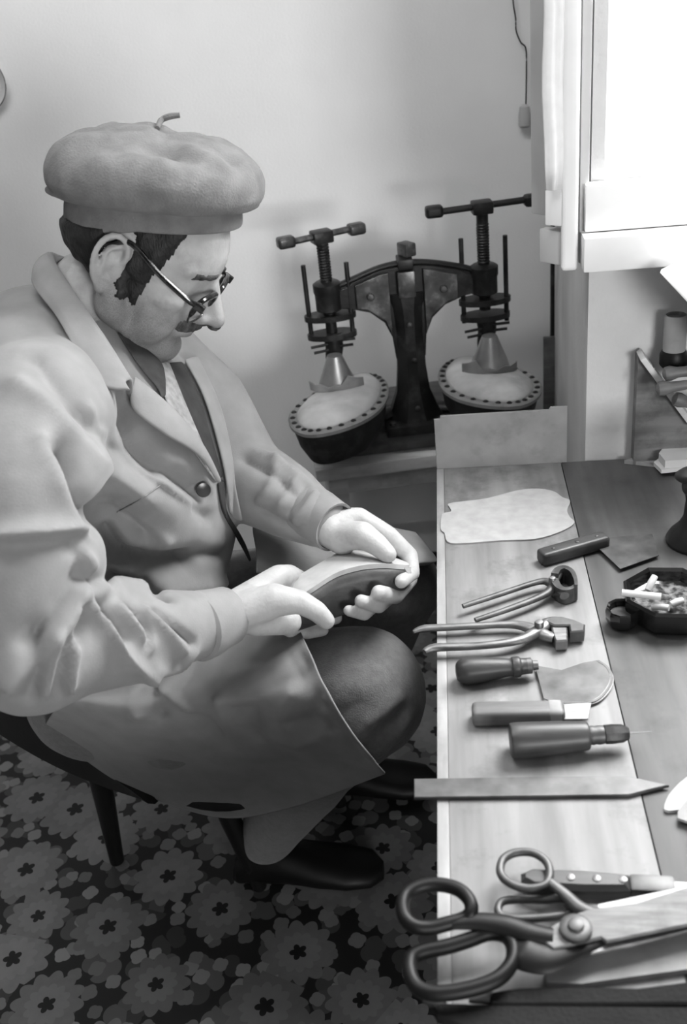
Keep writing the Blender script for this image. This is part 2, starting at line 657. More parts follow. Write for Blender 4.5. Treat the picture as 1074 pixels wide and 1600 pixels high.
# bell cord with its pull on the back wall
P = [at_y(x, y, 2.19) for x, y in ((803, -40), (802, 0), (806, 28), (807, 48), (814, 66), (822, 76), (823, 110), (822, 165))]
mb = MB().tube(cat(P, 6), .0016, 6)
cord = mb.build('pull_cord', M_IRON)
tag(cord, 'thin dark cord with a pale pull hanging on the back wall near the window', 'cord')
p = at_y(820, 181, 2.185)
MB().lathe([(.003, .022), (.010, .018), (.0125, 0), (.0125, -.018), (.009, -.022)], 16, Matrix.Translation(p)).build('pull_knob', M_WPAINT, cord)
# round plate on the wall at the left edge
p = at_y(-30, 130, 2.19)
R = (at_y(11, 130, 2.19) - p).length
mt = Matrix.Translation((p.x, 2.199, p.z)) @ Matrix.Rotation(pi / 2, 4, 'X')
pl = thing('wall_plate', 'round pale plate hanging on the back wall, cut off at the left edge', 'plate', (p.x, 2.19, p.z))
MB().lathe([(R * .3, 0), (R * .72, .002), (R * .80, .010), (R * .97, .016), (R * .97, .013), (R * .78, .004), (R * .3, .001)], 40, mt).build('dish', M_PIER, pl)
MB().tube([mt @ V((R * cos(a) * .985, R * sin(a) * .985, .016)) for a in [2 * pi * k / 48 for k in range(48)]], R * .018, 8, closed=True).build('rim', M_IRONL, pl)

# unseen ceiling lamp added above the work place to brighten the scene
T = thing('added_ceiling_lamp', 'long white ceiling lamp added unseen above the work place as fill light', 'lamp', (-.60, 1.00, ZC))
MB().box((-.60, 1.00, ZC - .020), (1.25, .20, .038), bevel=.006).build('housing', M_WHITE, T)
m_ = mat('added_lamp_diffuser', 235, 240, rough=0.6)
m_.node_tree.nodes['Principled BSDF'].inputs['Emission Color'].default_value = (1, 1, 1, 1)
m_.node_tree.nodes['Principled BSDF'].inputs['Emission Strength'].default_value = 1.5
MB().box((-.60, 1.00, ZC - .055), (1.18, .15, .030), bevel=.010).build('diffuser', m_, T)
# ================================================================== the work table
def z4(x, y): return 640 + .4041 * x, 700 + .4041 * y
def z5(x, y): return 620 + .4227 * x, 960 + .4227 * y
def z6(x, y): return 600 + .4413 * x, 1280 + .4413 * y


def onto(pts, conv=None, z=0.0):
    return [tp(*(conv(*p) if conv else p), z) for p in pts]


table = thing('work_table', 'long plank-topped wooden work table with pale worn near edge', 'table', (.4, .85, 0))
TH = 0.032
planks = [(-.0365, -.0255, M_TABLE_E), (-.0253, .1512, M_TABLE_A), (.1524, .375, M_TABLE_B), (.378, .62, M_TABLE_B), (.623, .87, M_TABLE_B), (.873, 1.12, M_TABLE_B)]
for k, (x0, x1, m) in enumerate(planks):
    bm_ = MB().box(((x0 + x1) / 2, (-.42 + 1.375) / 2, TZ - TH / 2 - (.0006 if k > 1 else 0)), (x1 - x0, 1.375 + .42, TH), bevel=.0009, seg=2)
    bm_.build('plank', m, table)
for x, y in ((.03, -.36), (.03, 1.32), (1.05, -.36), (1.05, 1.32)):
    MB().box((x, y, (TZ - TH) / 2), (.06, .06, TZ - TH), bevel=.004).build('leg', M_OLDWOOD, table)
for x0, y0, x1, y1 in ((.06, -.36, 1.02, -.36), (.06, 1.32, 1.02, 1.32), (.03, -.33, .03, 1.29), (1.05, -.33, 1.05, 1.29)):
    sx, sy = (abs(x1 - x0), .022) if x1 != x0 else (.022, abs(y1 - y0))
    MB().box(((x0 + x1) / 2, (y0 + y1) / 2, TZ - TH - .045), (sx, sy, .09)).build('apron', M_OLDWOOD, table)

# greyboard standing at the far end of the table
B = [(680, 660), (690, 660), (690, 655), (858, 646), (861, 649), (886, 644), (886, 722), (683, 737)]
a, b = tp(683, 736), tp(886, 722)
mt = frame(V((a.x, 1.372, TZ)), V((b.x, 1.372, TZ)))
Lb = b.x - a.x
o = MB()
out = [(0, 0), (Lb, 0), (Lb, .0925), (Lb * .875, .0925), (Lb * .865, .0885), (Lb * .05, .0885), (Lb * .045, .0835), (0, .0835)]
o.prism(out, .004, mt @ Matrix.Translation((0, .004, 0)) @ Matrix.Rotation(pi / 2, 4, 'X'), bevel=.0006)
tag(o.build('backboard', M_BOARD, angle=30), 'grey board standing upright at the far end of the table', 'board')

# ------------------------------------------------------------------ flat leather, paper
def flat_piece(name, px, conv, th, m, label, cate, z=0.0, n=4, bevel=.0005, group=None, lift=None):
    P = onto(px, conv, z + th)
    P = cat(P, n, closed=True) if n > 1 else P
    mb = MB().prism([(p.x, p.y) for p in P], th, z0=TZ + z, bevel=0)
    if lift:
        mb.v = [V((p.x, p.y, p.z + lift(p.x, p.y))) for p in mb.v]
    return tag(mb.build(name, m, angle=35), label, cate, group)


flat_piece('leather_blank', [(150, 216), (190, 208), (300, 194), (420, 163), (500, 157), (560, 168), (592, 190), (622, 203), (610, 240), (622, 268), (639, 285), (620, 305),
                             (560, 332), (480, 352), (350, 357), (200, 368), (147, 361), (136, 328), (121, 312), (127, 256), (160, 246), (158, 232)], z4, .0022, M_LEATHERW,
           'white leather blank with wavy torn ends lying at the far end of the table', 'leather', n=3)
flat_piece('leather_scrap', [(990, 720), (1000, 680), (1020, 650), (1074, 600), (1130, 590), (1160, 690), (1040, 722)], z5, .003, M_LEATHERW,
           'pale leather scrap at the right edge beside the tip of the flat bar, upper piece', 'leather', n=2)
flat_piece('leather_scrap', [(1040, 752), (1062, 700), (1130, 640), (1200, 690), (1150, 770)], z5, .003, M_LEATHER,
           'grey leather scrap at the right edge, overlapping below the paler one', 'leather', z=.0032, n=2)
shp = [[(976, 719), (1000, 711), (1040, 708), (1130, 708), (1130, 726), (1040, 726)], [(1022, 722), (1040, 708), (1110, 702), (1140, 722), (1044, 733), (1034, 734)], [(1030, 708), (1036, 700), (1140, 694), (1140, 714), (1040, 720)]]
labs = ['dark lowest leather sheet of the pile in front of the wooden rack', 'white ragged sheet in the middle of the pile in front of the wooden rack', 'white folded paper on top of the pile in front of the wooden rack']
for k in range(3):
    flat_piece('paper_sheet', shp[k], None, (.006, .006, .012)[k], (M_BOARD, M_PAPER, M_PAPER)[k], labs[k], 'sheet', z=(.0, .0062, .0124)[k], n=1, group='sheets piled by the rack')

# ------------------------------------------------------------------ tools in a row, far to near
# wide-bladed scraper knife
T = thing('scraper_knife', 'broad thin-bladed scraper knife with a flat dark riveted wooden handle', 'knife', tp(*z4(620, 400)))
a, b = tp(*z4(505, 425), .010), tp(*z4(762, 352), .010)
mt = frame(a, b)
Lh = (b - a).length
mb = MB().box((Lh / 2, 0, 0), (Lh, .021, .018), mt, bevel=.005, seg=3)
h = mb.build('handle', M_HANDLE, T)
for x in (.2, .55, .85):
    MB().lathe([(.0028, .0085), (.0026, .0096), (.0012, .0100)], 12, mt @ Matrix.Translation((Lh * x, 0, 0))).build('rivet', M_STEELD, h)
P = onto([(735, 388), (816, 465), (965, 412), (940, 330), (762, 345)], z4, .006)
MB().prism([(p.x, p.y) for p in P], .0012, z0=TZ + .004).build('blade', M_STEELD, T)

# shared: hinged tools
def bar(P, r, flat, name, m, T, n=12, up=(0, 0, 1), k=6):
    Q = cat(P, k)
    return MB().tube(Q, lerp_list(r, len(Q)), n, flat, up).build(name, m, T)


def pin(p, r, h, T, m=None, name='pivot'):
    return MB().lathe([(r, -h), (r, h * .55), (r * .8, h * .9), (r * .3, h)], 16, Matrix.Translation(p)).build(name, m or M_STEEL, T)


# end-cutting pincers
T = thing('pincers', 'dark pincers with round open jaws and straight handles', 'pincers', tp(*z4(500, 560)))
zz = .012
bar(onto([(207, 612), (330, 572), (490, 520), (540, 520), (575, 545)], z4, zz) + onto([(600, 572)], z4, .014), [.0035, .004, .0042, .006, .007, .006], .8, 'handle', M_STEELD, T)
bar(onto([(255, 666), (380, 624), (500, 578), (550, 545)], z4, zz) + onto([(562, 505), (585, 478)], z4, .015), [.0035, .0042, .0048, .006, .0065, .006], .8, 'handle', M_STEELD, T)
pin(tp(*z4(553, 510), .020), .0045, .004, T)


def jaw(P, w0, w1, T, z0, z1, name='jaw', m=M_IRONL):
    """upright curved plate following a path on the table"""
    Q = cat(P, 6)
    rings = []
    W = lerp_list([w0, w1], len(Q))
    for i, p in enumerate(Q):
        t = (Q[min(i + 1, len(Q) - 1)] - Q[max(i - 1, 0)]).normalized()
        s = V((t.y, -t.x, 0))
        rings.append([V((p.x, p.y, z0)) + s * W[i], V((p.x, p.y, z1)) + s * W[i], V((p.x, p.y, z1)) - s * W[i], V((p.x, p.y, z0)) - s * W[i]])
    return MB().rings(rings).build(name, m, T, angle=50)


jaw(onto([(562, 500), (575, 482), (600, 475), (628, 490), (642, 520), (645, 545)], z4, .018), .0045, .0018, T, TZ + .002, TZ + .024)
jaw(onto([(560, 530), (575, 555), (600, 568), (630, 562), (645, 548)], z4, .012), .0048, .0018, T, TZ + .001, TZ + .021)

# lasting pliers
T = thing('lasting_pliers', 'bright steel lasting pliers with hammer-shaped head, handles overhanging the table edge', 'pliers', tp(*z4(430, 720)))
zz = .010
bar(onto([(15, 712), (60, 698), (180, 692), (330, 684), (415, 684), (470, 698), (520, 722), (560, 735)], z4, zz), [.0025, .0055, .005, .005, .006, .0075, .008, .006], .75, 'handle', M_STEEL, T)
bar(onto([(58, 788), (100, 772), (250, 766), (370, 754), (445, 735), (500, 705), (535, 678), (575, 668)], z4, zz + .002), [.0035, .006, .0052, .0055, .0065, .008, .008, .006], .75, 'handle', M_STEEL, T)
P = onto([(522, 672), (548, 656), (590, 655), (640, 668), (680, 686), (676, 712), (622, 716), (618, 690), (560, 690)], z4, .016)
MB().prism([(p.x, p.y) for p in P], .016, z0=TZ + .002, bevel=.0015).build('jaw', M_STEELD, T, angle=30)
P = onto([(548, 694), (612, 692), (612, 752), (566, 755), (556, 728)], z4, .012)
MB().prism([(p.x, p.y) for p in P], .014, z0=TZ + .001, bevel=.0015).build('jaw', M_STEEL, T, angle=30)
pin(tp(*z4(502, 683), .019), .0055, .005, T)


def turned(name, label, cate, a, b, prof, m, zc=None):
    """lathe-turned handle lying on the table from a to b (pixels at its axis height); prof: (t, radius)"""
    zc = zc or max(r for _, r in prof)
    A, B_ = tp(*a, zc), tp(*b, zc)
    mt = frame(A, B_)
    Ln = (B_ - A).length
    T = thing(name, label, cate, V((A.x, A.y, TZ)))
    ts = cat([V((t, r, 0)) for t, r in prof], 5)
    h = MB().lathe([(max(q.y, .0006), q.x * Ln) for q in ts], 24, mt, axis='X').build('handle', m, T, angle=50)
    return T, mt, Ln, h


# round half-moon knife
T, mt, Ln, h = turned('round_knife', 'half-moon leather knife with bulbous dark turned handle and bright curved edge', 'knife', z5(218, 212), z5(490, 190),
                      [(0, .003), (.02, .0095), (.12, .0145), (.3, .0142), (.55, .0118), (.74, .0098), (.78, .0112), (.86, .0112), (.90, .0092), (1, .0085)], M_HANDLE)
MB().lathe([(.0088, Ln * .97), (.0088, Ln * 1.03), (.0055, Ln * 1.05), (.005, Ln * 1.12), (.002, Ln * 1.125)], 18, mt, axis='X').build('ferrule', M_STEELD, T)
bp = [(512, 188), (545, 310), (580, 322), (620, 328), (700, 328), (750, 312), (785, 275), (800, 235), (785, 195), (748, 168), (690, 178), (610, 205)]
P = [tp(*z5(*p), .005) for p in bp]
Q = P[:1] + [P[1]] + cat(P[1:10], 5)[1:] + P[10:]
MB().prism([(p.x, p.y) for p in Q], .0014, z0=TZ + .0035).build('blade', M_STEELD, T, angle=30)
E_ = cat(P[1:10], 5)
rings = []
for i, p in enumerate(E_):
    t = (E_[min(i + 1, len(E_) - 1)] - E_[max(i - 1, 0)]).normalized()
    s = V((t.y, -t.x, 0))
    rings.append([V((p.x, p.y, TZ + .0031)) + s * .0012, V((p.x, p.y, TZ + .0052)) - s * .003, V((p.x, p.y, TZ + .003)) - s * .003])
MB().rings(rings).build('cutting_edge', M_STEEL, T, angle=30)

# square skiving knife
T = thing('skiving_knife', 'short square-bladed knife with plain rounded pale wooden handle', 'knife', tp(*z5(450, 375)))
a, b = tp(*z5(278, 368), .009), tp(*z5(622, 362), .009)
mt = frame(a, b)
Ln = (b - a).length
MB().box((Ln / 2, 0, 0), (Ln, .023, .018), mt, bevel=.006, seg=3).build('handle', M_HANDLE2, T)
MB().box((Ln - .010, 0, 0), (.018, .0236, .0186), mt, bevel=.006, seg=3).build('binding', M_LEATHER, T)
P = [tp(*z5(*p), .010) for p in ((610, 330), (720, 326), (708, 384), (618, 386))]
MB().prism([(p.x, p.y) for p in P], .0016, z0=TZ + .008).build('blade', M_STEEL, T)

# awl
T, mt, Ln, h = turned('awl', 'stout awl with thick barrel-shaped wooden handle and fine needle point', 'awl', z5(418, 468), z5(712, 448),
                      [(0, .004), (.01, .0150), (.05, .0172), (.25, .0172), (.6, .0160), (.9, .0145), (.98, .0135), (1, .0115)], M_HANDLE)
MB().lathe([(.0088, Ln), (.0095, Ln + .003), (.0088, Ln + .006), (.0095, Ln + .009), (.0088, Ln + .014), (.006, Ln + .016)], 18, mt, axis='X').build('ferrule', M_STEELD, T)
MB().lathe([(.006, Ln + .013), (.0092, Ln + .015), (.0095, Ln + .022), (.0088, Ln + .032), (.006, Ln + .038), (.002, Ln + .039)], 8, mt, axis='X').build('chuck', M_IRON, T)
MB().lathe([(.0011, Ln + .036), (.0009, Ln + .050), (.0002, Ln + .060)], 8, mt, axis='X').build('needle', M_STEEL, T)

# long flat bar knife
T = thing('bar_knife', 'long flat steel cobbler knife tapering to a point, overhanging the table edge', 'knife', tp(*z5(500, 640)))
P = [tp(*z5(*p), .0045) for p in ((64, 606), (430, 600), (830, 596), (900, 606), (1008, 630), (930, 648), (860, 666), (430, 672), (64, 676))]
MB().prism([(p.x, p.y) for p in P], .0040, z0=TZ + .0005, bevel=.0007).build('blade', M_STEELD, T, angle=25)

# riveted knife behind the scissors
T = thing('riveted_knife', 'dark wooden-handled knife with three bright rivets lying behind the scissors', 'knife', tp(*z6(680, 240)))
a, b = tp(*z6(486, 222), .010), tp(*z6(870, 240), .010)
mt = frame(a, b)
Ln = (b - a).length
P = [(0, -.004), (.01, -.010), (.05, -.0105), (Ln - .01, -.009), (Ln, -.008), (Ln, .008), (Ln - .01, .009), (.05, .0105), (.01, .010), (0, .004)]
h = MB().prism(P, .018, mt, z0=-.0095, bevel=.004).build('handle', M_HANDLE, T)
for x in (.46, .70, .94):
    MB().lathe([(.0036, .0080), (.0034, .0092), (.0014, .0098)], 14, mt @ Matrix.Translation((Ln * x, 0, 0))).build('rivet', M_STEEL, h)
MB().box((Ln + .018, 0, 0), (.036, .017, .014), mt, bevel=.003).build('bolster', M_STEELD, T)
MB().prism([(Ln + .035, -.007), (Ln + .10, -.006), (Ln + .16, 0), (Ln + .16, .004), (Ln + .035, .007)], .0018, mt, z0=-.001).build('blade', M_STEEL, T)


# ------------------------------------------------------------------ scissors and shears
def loop(pts, r, zc, name, m, T, flat=1.0, conv=z6, n=6):
    Q = cat([tp(*conv(*p), z) for p, z in zip(pts, zc if hasattr(zc, '__len__') else [zc] * len(pts))], n, closed=True)
    return MB().tube(Q, r, 12, flat, closed=True).build(name, m, T)


T = thing('small_scissors', 'small steel scissors with slim finger loops, lying above the big black shears', 'scissors', tp(*z6(640, 300)))
loop([(412, 180), (425, 140), (470, 118), (530, 120), (575, 150), (588, 195), (572, 232), (520, 246), (465, 235), (425, 210)], .0036, .022, 'handle', M_STEELD, T)
loop([(405, 325), (420, 292), (480, 284), (560, 284), (630, 280), (664, 296), (660, 330), (600, 345), (500, 352), (430, 348)], .0034, .012, 'handle', M_STEELD, T)
bar([tp(*z6(578, 215), .022), tp(*z6(640, 265), .021), tp(*z6(700, 318), .020), tp(*z6(780, 345), .019)], [.0042, .005, .0062, .006], .7, 'shank', M_STEELD, T)
bar([tp(*z6(650, 300), .013), tp(*z6(690, 318), .015), tp(*z6(760, 322), .016)], [.004, .005, .005], .7, 'shank', M_STEELD, T)
P = [tp(*z6(*p), .020) for p in ((690, 312), (740, 318), (900, 296), (1100, 240), (1190, 232), (1100, 275), (900, 330), (740, 350))]
MB().prism([(p.x, p.y) for p in P], .003, z0=TZ + .0185, bevel=.0006).build('blade', M_STEEL, T, angle=25)
P = [tp(*z6(*p), .017) for p in ((690, 300), (740, 306), (1100, 232), (1180, 226), (1000, 280), (740, 330))]
MB().prism([(p.x, p.y) for p in P], .003, z0=TZ + .0150, bevel=.0006).build('blade', M_STEEL, T, angle=25)

T = thing('tailor_shears', 'large shears with black painted loop handles and broad bright blades', 'shears', tp(*z6(650, 400)))
loop([(66, 300), (85, 262), (135, 237), (200, 232), (262, 248), (302, 285), (310, 325), (285, 352), (225, 370), (165, 384), (110, 380), (75, 350)], .0056, [.036] * 6 + [.034, .03, .03, .03, .032, .034], 'handle', M_BLACK, T, 1.1)
loop([(92, 540), (98, 492), (140, 468), (220, 452), (300, 428), (370, 404), (430, 412), (458, 455), (452, 510), (410, 560), (340, 592), (250, 612), (170, 616), (115, 592)], .0058, [.022] * 14, 'handle', M_BLACK, T, 1.1)
bar([tp(*z6(240, 368), .031), tp(*z6(330, 362), .030), tp(*z6(430, 376), .028), tp(*z6(510, 402), .026), tp(*z6(600, 418), .025)], [.0052, .0075, .009, .009, .007], .7, 'shank', M_BLACK, T)
bar([tp(*z6(448, 440), .022), tp(*z6(500, 472), .021), tp(*z6(570, 490), .020), tp(*z6(660, 470), .020), tp(*z6(770, 428), .020)], [.006, .016, .014, .0095, .007], .5, 'shank', M_BLACK, T)
P = [tp(*z6(*p), .027) for p in ((552, 420), (605, 372), (680, 335), (725, 320), (900, 296), (1120, 226), (1200, 214), (1200, 330), (1080, 372), (790, 432), (770, 418), (600, 458))]
MB().prism([(p.x, p.y) for p in P], .0040, z0=TZ + .0235, bevel=.0008).build('blade', M_BLADE, T, angle=25)
P = [tp(*z6(*p), .021) for p in ((708, 470), (780, 436), (1080, 352), (1200, 318), (1200, 370), (1074, 398), (860, 452), (730, 478))]
MB().prism([(p.x, p.y) for p in P], .0034, z0=TZ + .0182, bevel=.0008).build('blade', M_STEEL, T, angle=25)
p = tp(*z6(680, 383), .031)
s = MB().lathe([(.0125, -.004), (.0125, .0005), (.0105, .0018), (.0065, .0020), (.006, .0045), (.0045, .0052), (.001, .0054)], 20, Matrix.Translation(p)).build('pivot_screw', M_STEELD, T)

# wide leather strop and dark tools along the near edge of the picture
flat_piece('leather_strop', [(570, 530), (600, 490), (720, 466), (1080, 400), (1300, 370), (1300, 520), (1080, 530), (700, 582), (578, 578)], z6, .006, M_LEATHER,
           'broad grey leather strap lying under the blades of the shears', 'strap', n=1)
M_FILE = mat('dark_file_steel', 12, 22, rough=0.75, scale=60, bump=0.5, bscale=300, spec=0.2)
T = thing('rasp', 'long dark flat rasp with a tang lying in front of the leather strap', 'rasp', tp(*z6(700, 620)))
P = [tp(*z6(*p), .012) for p in ((372, 625), (380, 606), (480, 592), (700, 588), (900, 592), (1074, 570), (1300, 545), (1300, 640), (1074, 652), (700, 655), (450, 655), (380, 650))]
MB().prism([(p.x, p.y) for p in P], .0105, z0=TZ + .001, bevel=.002).build('body', M_FILE, T, angle=30)
bar([tp(*z6(300, 640), .007), tp(*z6(385, 630), .007)], [.0025, .006], .7, 'tang', M_STEELD, T)
T = thing('long_file', 'dark long file with pale upper edge, nearest tool at the bottom of the picture', 'file', tp(*z6(700, 690)))
P = [tp(*z6(*p), .010) for p in ((170, 662), (200, 648), (420, 655), (1300, 664), (1300, 740), (300, 745), (190, 700))]
MB().prism([(p.x, p.y) for p in P], .010, z0=TZ + .0005, bevel=.0018).build('body', M_FILE, T, angle=30)
bar([tp(*z6(140, 640), .006), tp(*z6(215, 665), .006)], [.002, .006], .7, 'tang', M_STEELD, T)

# ------------------------------------------------------------------ ashtray, cigarette and butts
R = .054
ac = tp(1046, 934, .022)
ac.z = TZ
T = thing('ashtray', 'round dark glass ashtray full of ash with a small side cup', 'ashtray', ac)
M_DGLASS = mat('dark_glass', 10, 20, rough=0.12, spec=0.6, scale=30)
M_ASH = mat('cigarette_ash', 30, 110, rough=0.95, scale=130, bump=0.8, contrast=(.4, .62))
MB().lathe([(.002, .002), (R * .86, .001), (R * .96, .008), (R, .020), (R * 1.0, .030), (R * .94, .033), (R * .86, .030), (R * .82, .018), (R * .6, .012), (.002, .011)], 8, Matrix.Translation(ac) @ Matrix.Rotation(.3, 4, 'Z')).build('bowl', M_DGLASS, T, angle=25)
vs = []
mb = MB()
rings = [[V((ac.x + R * .80 * q * cos(2 * pi * k / 36), ac.y + R * .80 * q * sin(2 * pi * k / 36), TZ + .016 + .004 * noise.noise(V((q * 9 * cos(2 * pi * k / 36), q * 9 * sin(2 * pi * k / 36), 3))))) for k in range(36)] for q in (1, .8, .6, .4, .2, .05)]
mb.rings(rings, cap=False)
mb.f.append(tuple(range(5 * 36, 6 * 36)))
o = mb.build('ash', M_ASH, T)
o['kind'] = 'stuff'
cc = tp(973, 962, .012)
cc.z = TZ
MB().lathe([(.002, .001), (.015, .001), (.0185, .008), (.0195, .020), (.018, .024), (.0155, .022), (.0145, .010), (.002, .008)], 10, Matrix.Translation(cc)).build('side_cup', M_DGLASS, T, angle=25)
MB().lathe([(.0145, .0), (.0145, .004), (.001, .006)], 14, Matrix.Translation(cc + V((0, 0, .011)))).build('cup_liner', M_RUBBER, T)
a, b = tp(972, 926, .036), tp(1047, 934, .034)
M_CIG = mat('cigarette_paper', 180, 195, rough=0.9, scale=40)
o = thing('cigarette', 'white cigarette resting across the left rim of the ashtray', 'cigarette', a)
MB().tube([a, a.lerp(b, .82)], .0040, 12).build('paper_tube', M_CIG, o)
MB().tube([a.lerp(b, .82), b], [.0039, .003], 12).build('ash_tip', M_ASH, o)
for k, (q0, q1, lb) in enumerate((((1013, 922), (1024, 900), 'upright stubbed cigarette butt in the ashtray'), ((1020, 948), (1046, 950), 'cigarette butt lying low in the ashtray near the front rim'), ((1050, 945), (1068, 938), 'cigarette butt lying at the right in the ashtray'))):
    a, b = tp(*q0, .022), tp(*q1, .026 if k else .034)
    tag(MB().tube([a, a.lerp(b, .5) + V((0, 0, .001)), b], [.0042, .0044, .0038], 10).build('cigarette_butt', M_CIG), lb, 'butt')

# ------------------------------------------------------------------ iron stake at the right edge
c = tp(1088, 846)
T = thing('shoe_stake', 'dark iron shoemaking stake with flared foot at the right edge', 'stake', c)
MB().lathe([(.002, 0), (.037, 0), (.038, .004), (.034, .012), (.024, .024), (.018, .036), (.0165, .060), (.019, .078), (.022, .086), (.002, .088)], 28, Matrix.Translation(c)).build('foot', M_IRON, T)
mb = MB().ell((c.x + .012, c.y + .004, TZ + .094), (.044, .022, .013))
mb.ell((c.x - .012, c.y - .004, TZ + .084), (.012, .012, .014))
mb.build('head', M_IRON, T)

# ------------------------------------------------------------------ wooden tool rack against the pier, with its contents
RY = 1.352
q0, q1, q2 = at_y(998, 557, RY), at_y(1076, 662, RY), at_y(1130, 662, RY)
T = thing('tool_rack', 'dark wooden tool rack with a slanting pale top board against the pier', 'rack', V((q0.x, RY, TZ)))
out = [(q0.x, TZ), (q0.x, q0.z), (q1.x, q1.z), (q0.x + .30, q1.z), (q0.x + .30, TZ)]
MB().prism(out, .008, Matrix.Translation((0, RY + .008, 0)) @ Matrix.Rotation(pi / 2, 4, 'X')).build('front', M_OLDWOOD, T, angle=30)
MB().box((q0.x + .004, RY + .0155, (TZ + q0.z) / 2), (.008, .014, q0.z - TZ)).build('side', M_OLDWOOD, T)
rm = frame(V((q0.x, RY, q0.z)), V((q1.x, RY, q1.z)))
Lr = (V((q1.x, 0, q1.z)) - V((q0.x, 0, q0.z))).length
MB().box((Lr / 2, .002, .004), (Lr, .036, .008), rm, bevel=.001).build('slant_board', M_PINE, T)
SHZ = at_y(1050, 572, 1.350).z
MB().box((q0.x + .175, 1.350, SHZ - .005), (.25, .040, .009), bevel=.001).build('shelf', M_OLDWOOD, T)
MB().box((q0.x + .29, 1.362, (TZ + SHZ) / 2), (.012, .016, SHZ - TZ - .010)).build('bracket', M_OLDWOOD, T)
p = at_y(1052, 570, 1.350)
p.z = SHZ
j = thing('jar', 'grey cylindrical jar with a dark round base standing on the rack', 'jar', p)
MB().lathe([(.002, 0), (.016, 0), (.019, .004), (.019, .018), (.016, .024), (.002, .025)], 20, Matrix.Translation(p)).build('base', M_BLACK, j)
MB().lathe([(.0155, .024), (.0155, .072), (.0135, .075), (.0135, .070), (.002, .068)], 20, Matrix.Translation(p)).build('body', M_BOARD, j)
for a_, b_, yy, lb_ in (((1036, 585), (1100, 576), 1.318, 'light turned wooden stick lying farther back on the slanting rack board'), ((1026, 608), (1095, 598), 1.302, 'light knobbed wooden stick lying nearer on the slanting rack board'), ((1052, 622), (1110, 640), 1.312, 'light wooden stick lowest on the slanting rack board')):
    a2, b2 = at_y(*a_, yy), at_y(*b_, yy)
    o = MB().lathe([(.004, 0), (.0095, .003), (.0105, .010), (.0075, .020), (.006, .05), (.0075, .07), (.003, .076)], 16, frame(a2, b2), axis='X').build('tool_handle', M_HANDLE2)  # turned wooden tool handles
    tag(o, lb_, 'stick', 'turned sticks on the rack')

# ------------------------------------------------------------------ wall lamp, only the shade's rim is in view
lb = V((.60, 1.3755, .905))
T = thing('wall_lamp', 'white enamel lamp shade on a wall arm leaning in at the right edge', 'lamp', lb)
MB().lathe([(.002, 0), (.034, 0), (.036, .004), (.03, .010), (.012, .016), (.002, .018)], 28, Matrix.Translation(lb) @ Matrix.Rotation(pi / 2, 4, 'X')).build('wall_rose', M_BLACK, T)
tip = at_depth(1037, 428, 1.27)
ax = V((.75, .05, .66)).normalized()
sc_ = tip + V((.052, .0, -.056))
MB().tube(cat([lb + V((0, -.012, 0)), lb + V((.0, -.06, .04)), lb + V((-.02, -.10, .10)), sc_ + ax * .13, sc_ + ax * .095], 8), .006, 10).build('arm', M_BLACK, T)
mt = frame(sc_, sc_ + ax)
MB().lathe([(.076, -.004), (.078, 0), (.074, .012), (.058, .045), (.035, .080), (.022, .100), (.002, .102), (.002, .099), (.020, .097), (.033, .078), (.056, .043), (.072, .010), (.076, -.004)], 36, mt, axis='X').build('shade', M_WHITE, T, angle=60)
MB().lathe([(.002, .03), (.016, .034), (.024, .05), (.016, .074), (.012, .094)], 18, mt, axis='X').build('bulb', M_PAPER, T)
# ================================================================== stool and double shoe press
SA = radians(10)
fl = at_z(493, 736, .44)
fl.z = 0
ms = Matrix.Translation(fl) @ Matrix.Rotation(SA, 4, 'Z')   # local x to the right, y away
SW, SD, SZ = .50, .32, .44
T = thing('stool', 'plain pine stool carrying the shoe press behind the table', 'stool', fl)
MB().box((SW / 2, SD / 2, SZ - .014), (SW, SD, .028), ms, bevel=.003).build('seat', M_PINE, T)
for x in (.045, SW - .045):
    for y in (.04, SD - .04):
        MB().box((x, y, (SZ - .028) / 2), (.042, .036, SZ - .028), ms, bevel=.002).build('leg', M_PINE, T)
for y in (.04, SD - .04):
    MB().box((SW / 2, y, SZ - .053), (SW - .132, .018, .05), ms).build('apron', M_PINE, T)
for x in (.045, SW - .045):
    MB().box((x, SD / 2, SZ - .053), (.018, SD - .116, .05), ms).build('apron', M_PINE, T)
    MB().box((x, SD / 2, .12), (.018, SD - .116, .03), ms).build('rail', M_PINE, T)
MB().box((SW / 2, .04, .12), (SW - .132, .018, .03), ms).build('rail', M_PINE, T)
# thick block between stool and press
o = MB().box((.008 + .22, .165, SZ + .0235), (.44, .25, .046), ms, bevel=.003).build('mounting_block', M_OLDWOOD)
tag(o, 'thick stained timber block on the stool under the shoe press', 'block')
BZ = SZ + .0472

cb = at_z(648, 640, BZ + .03)
cb.z = BZ
PR = thing('shoe_press', 'dark cast-iron double shoe press with two screw arms and padded pans', 'press', cb)
mp = Matrix.Translation(cb) @ Matrix.Rotation(radians(7), 4, 'Z')     # press frame: x along the arms
HC = .335
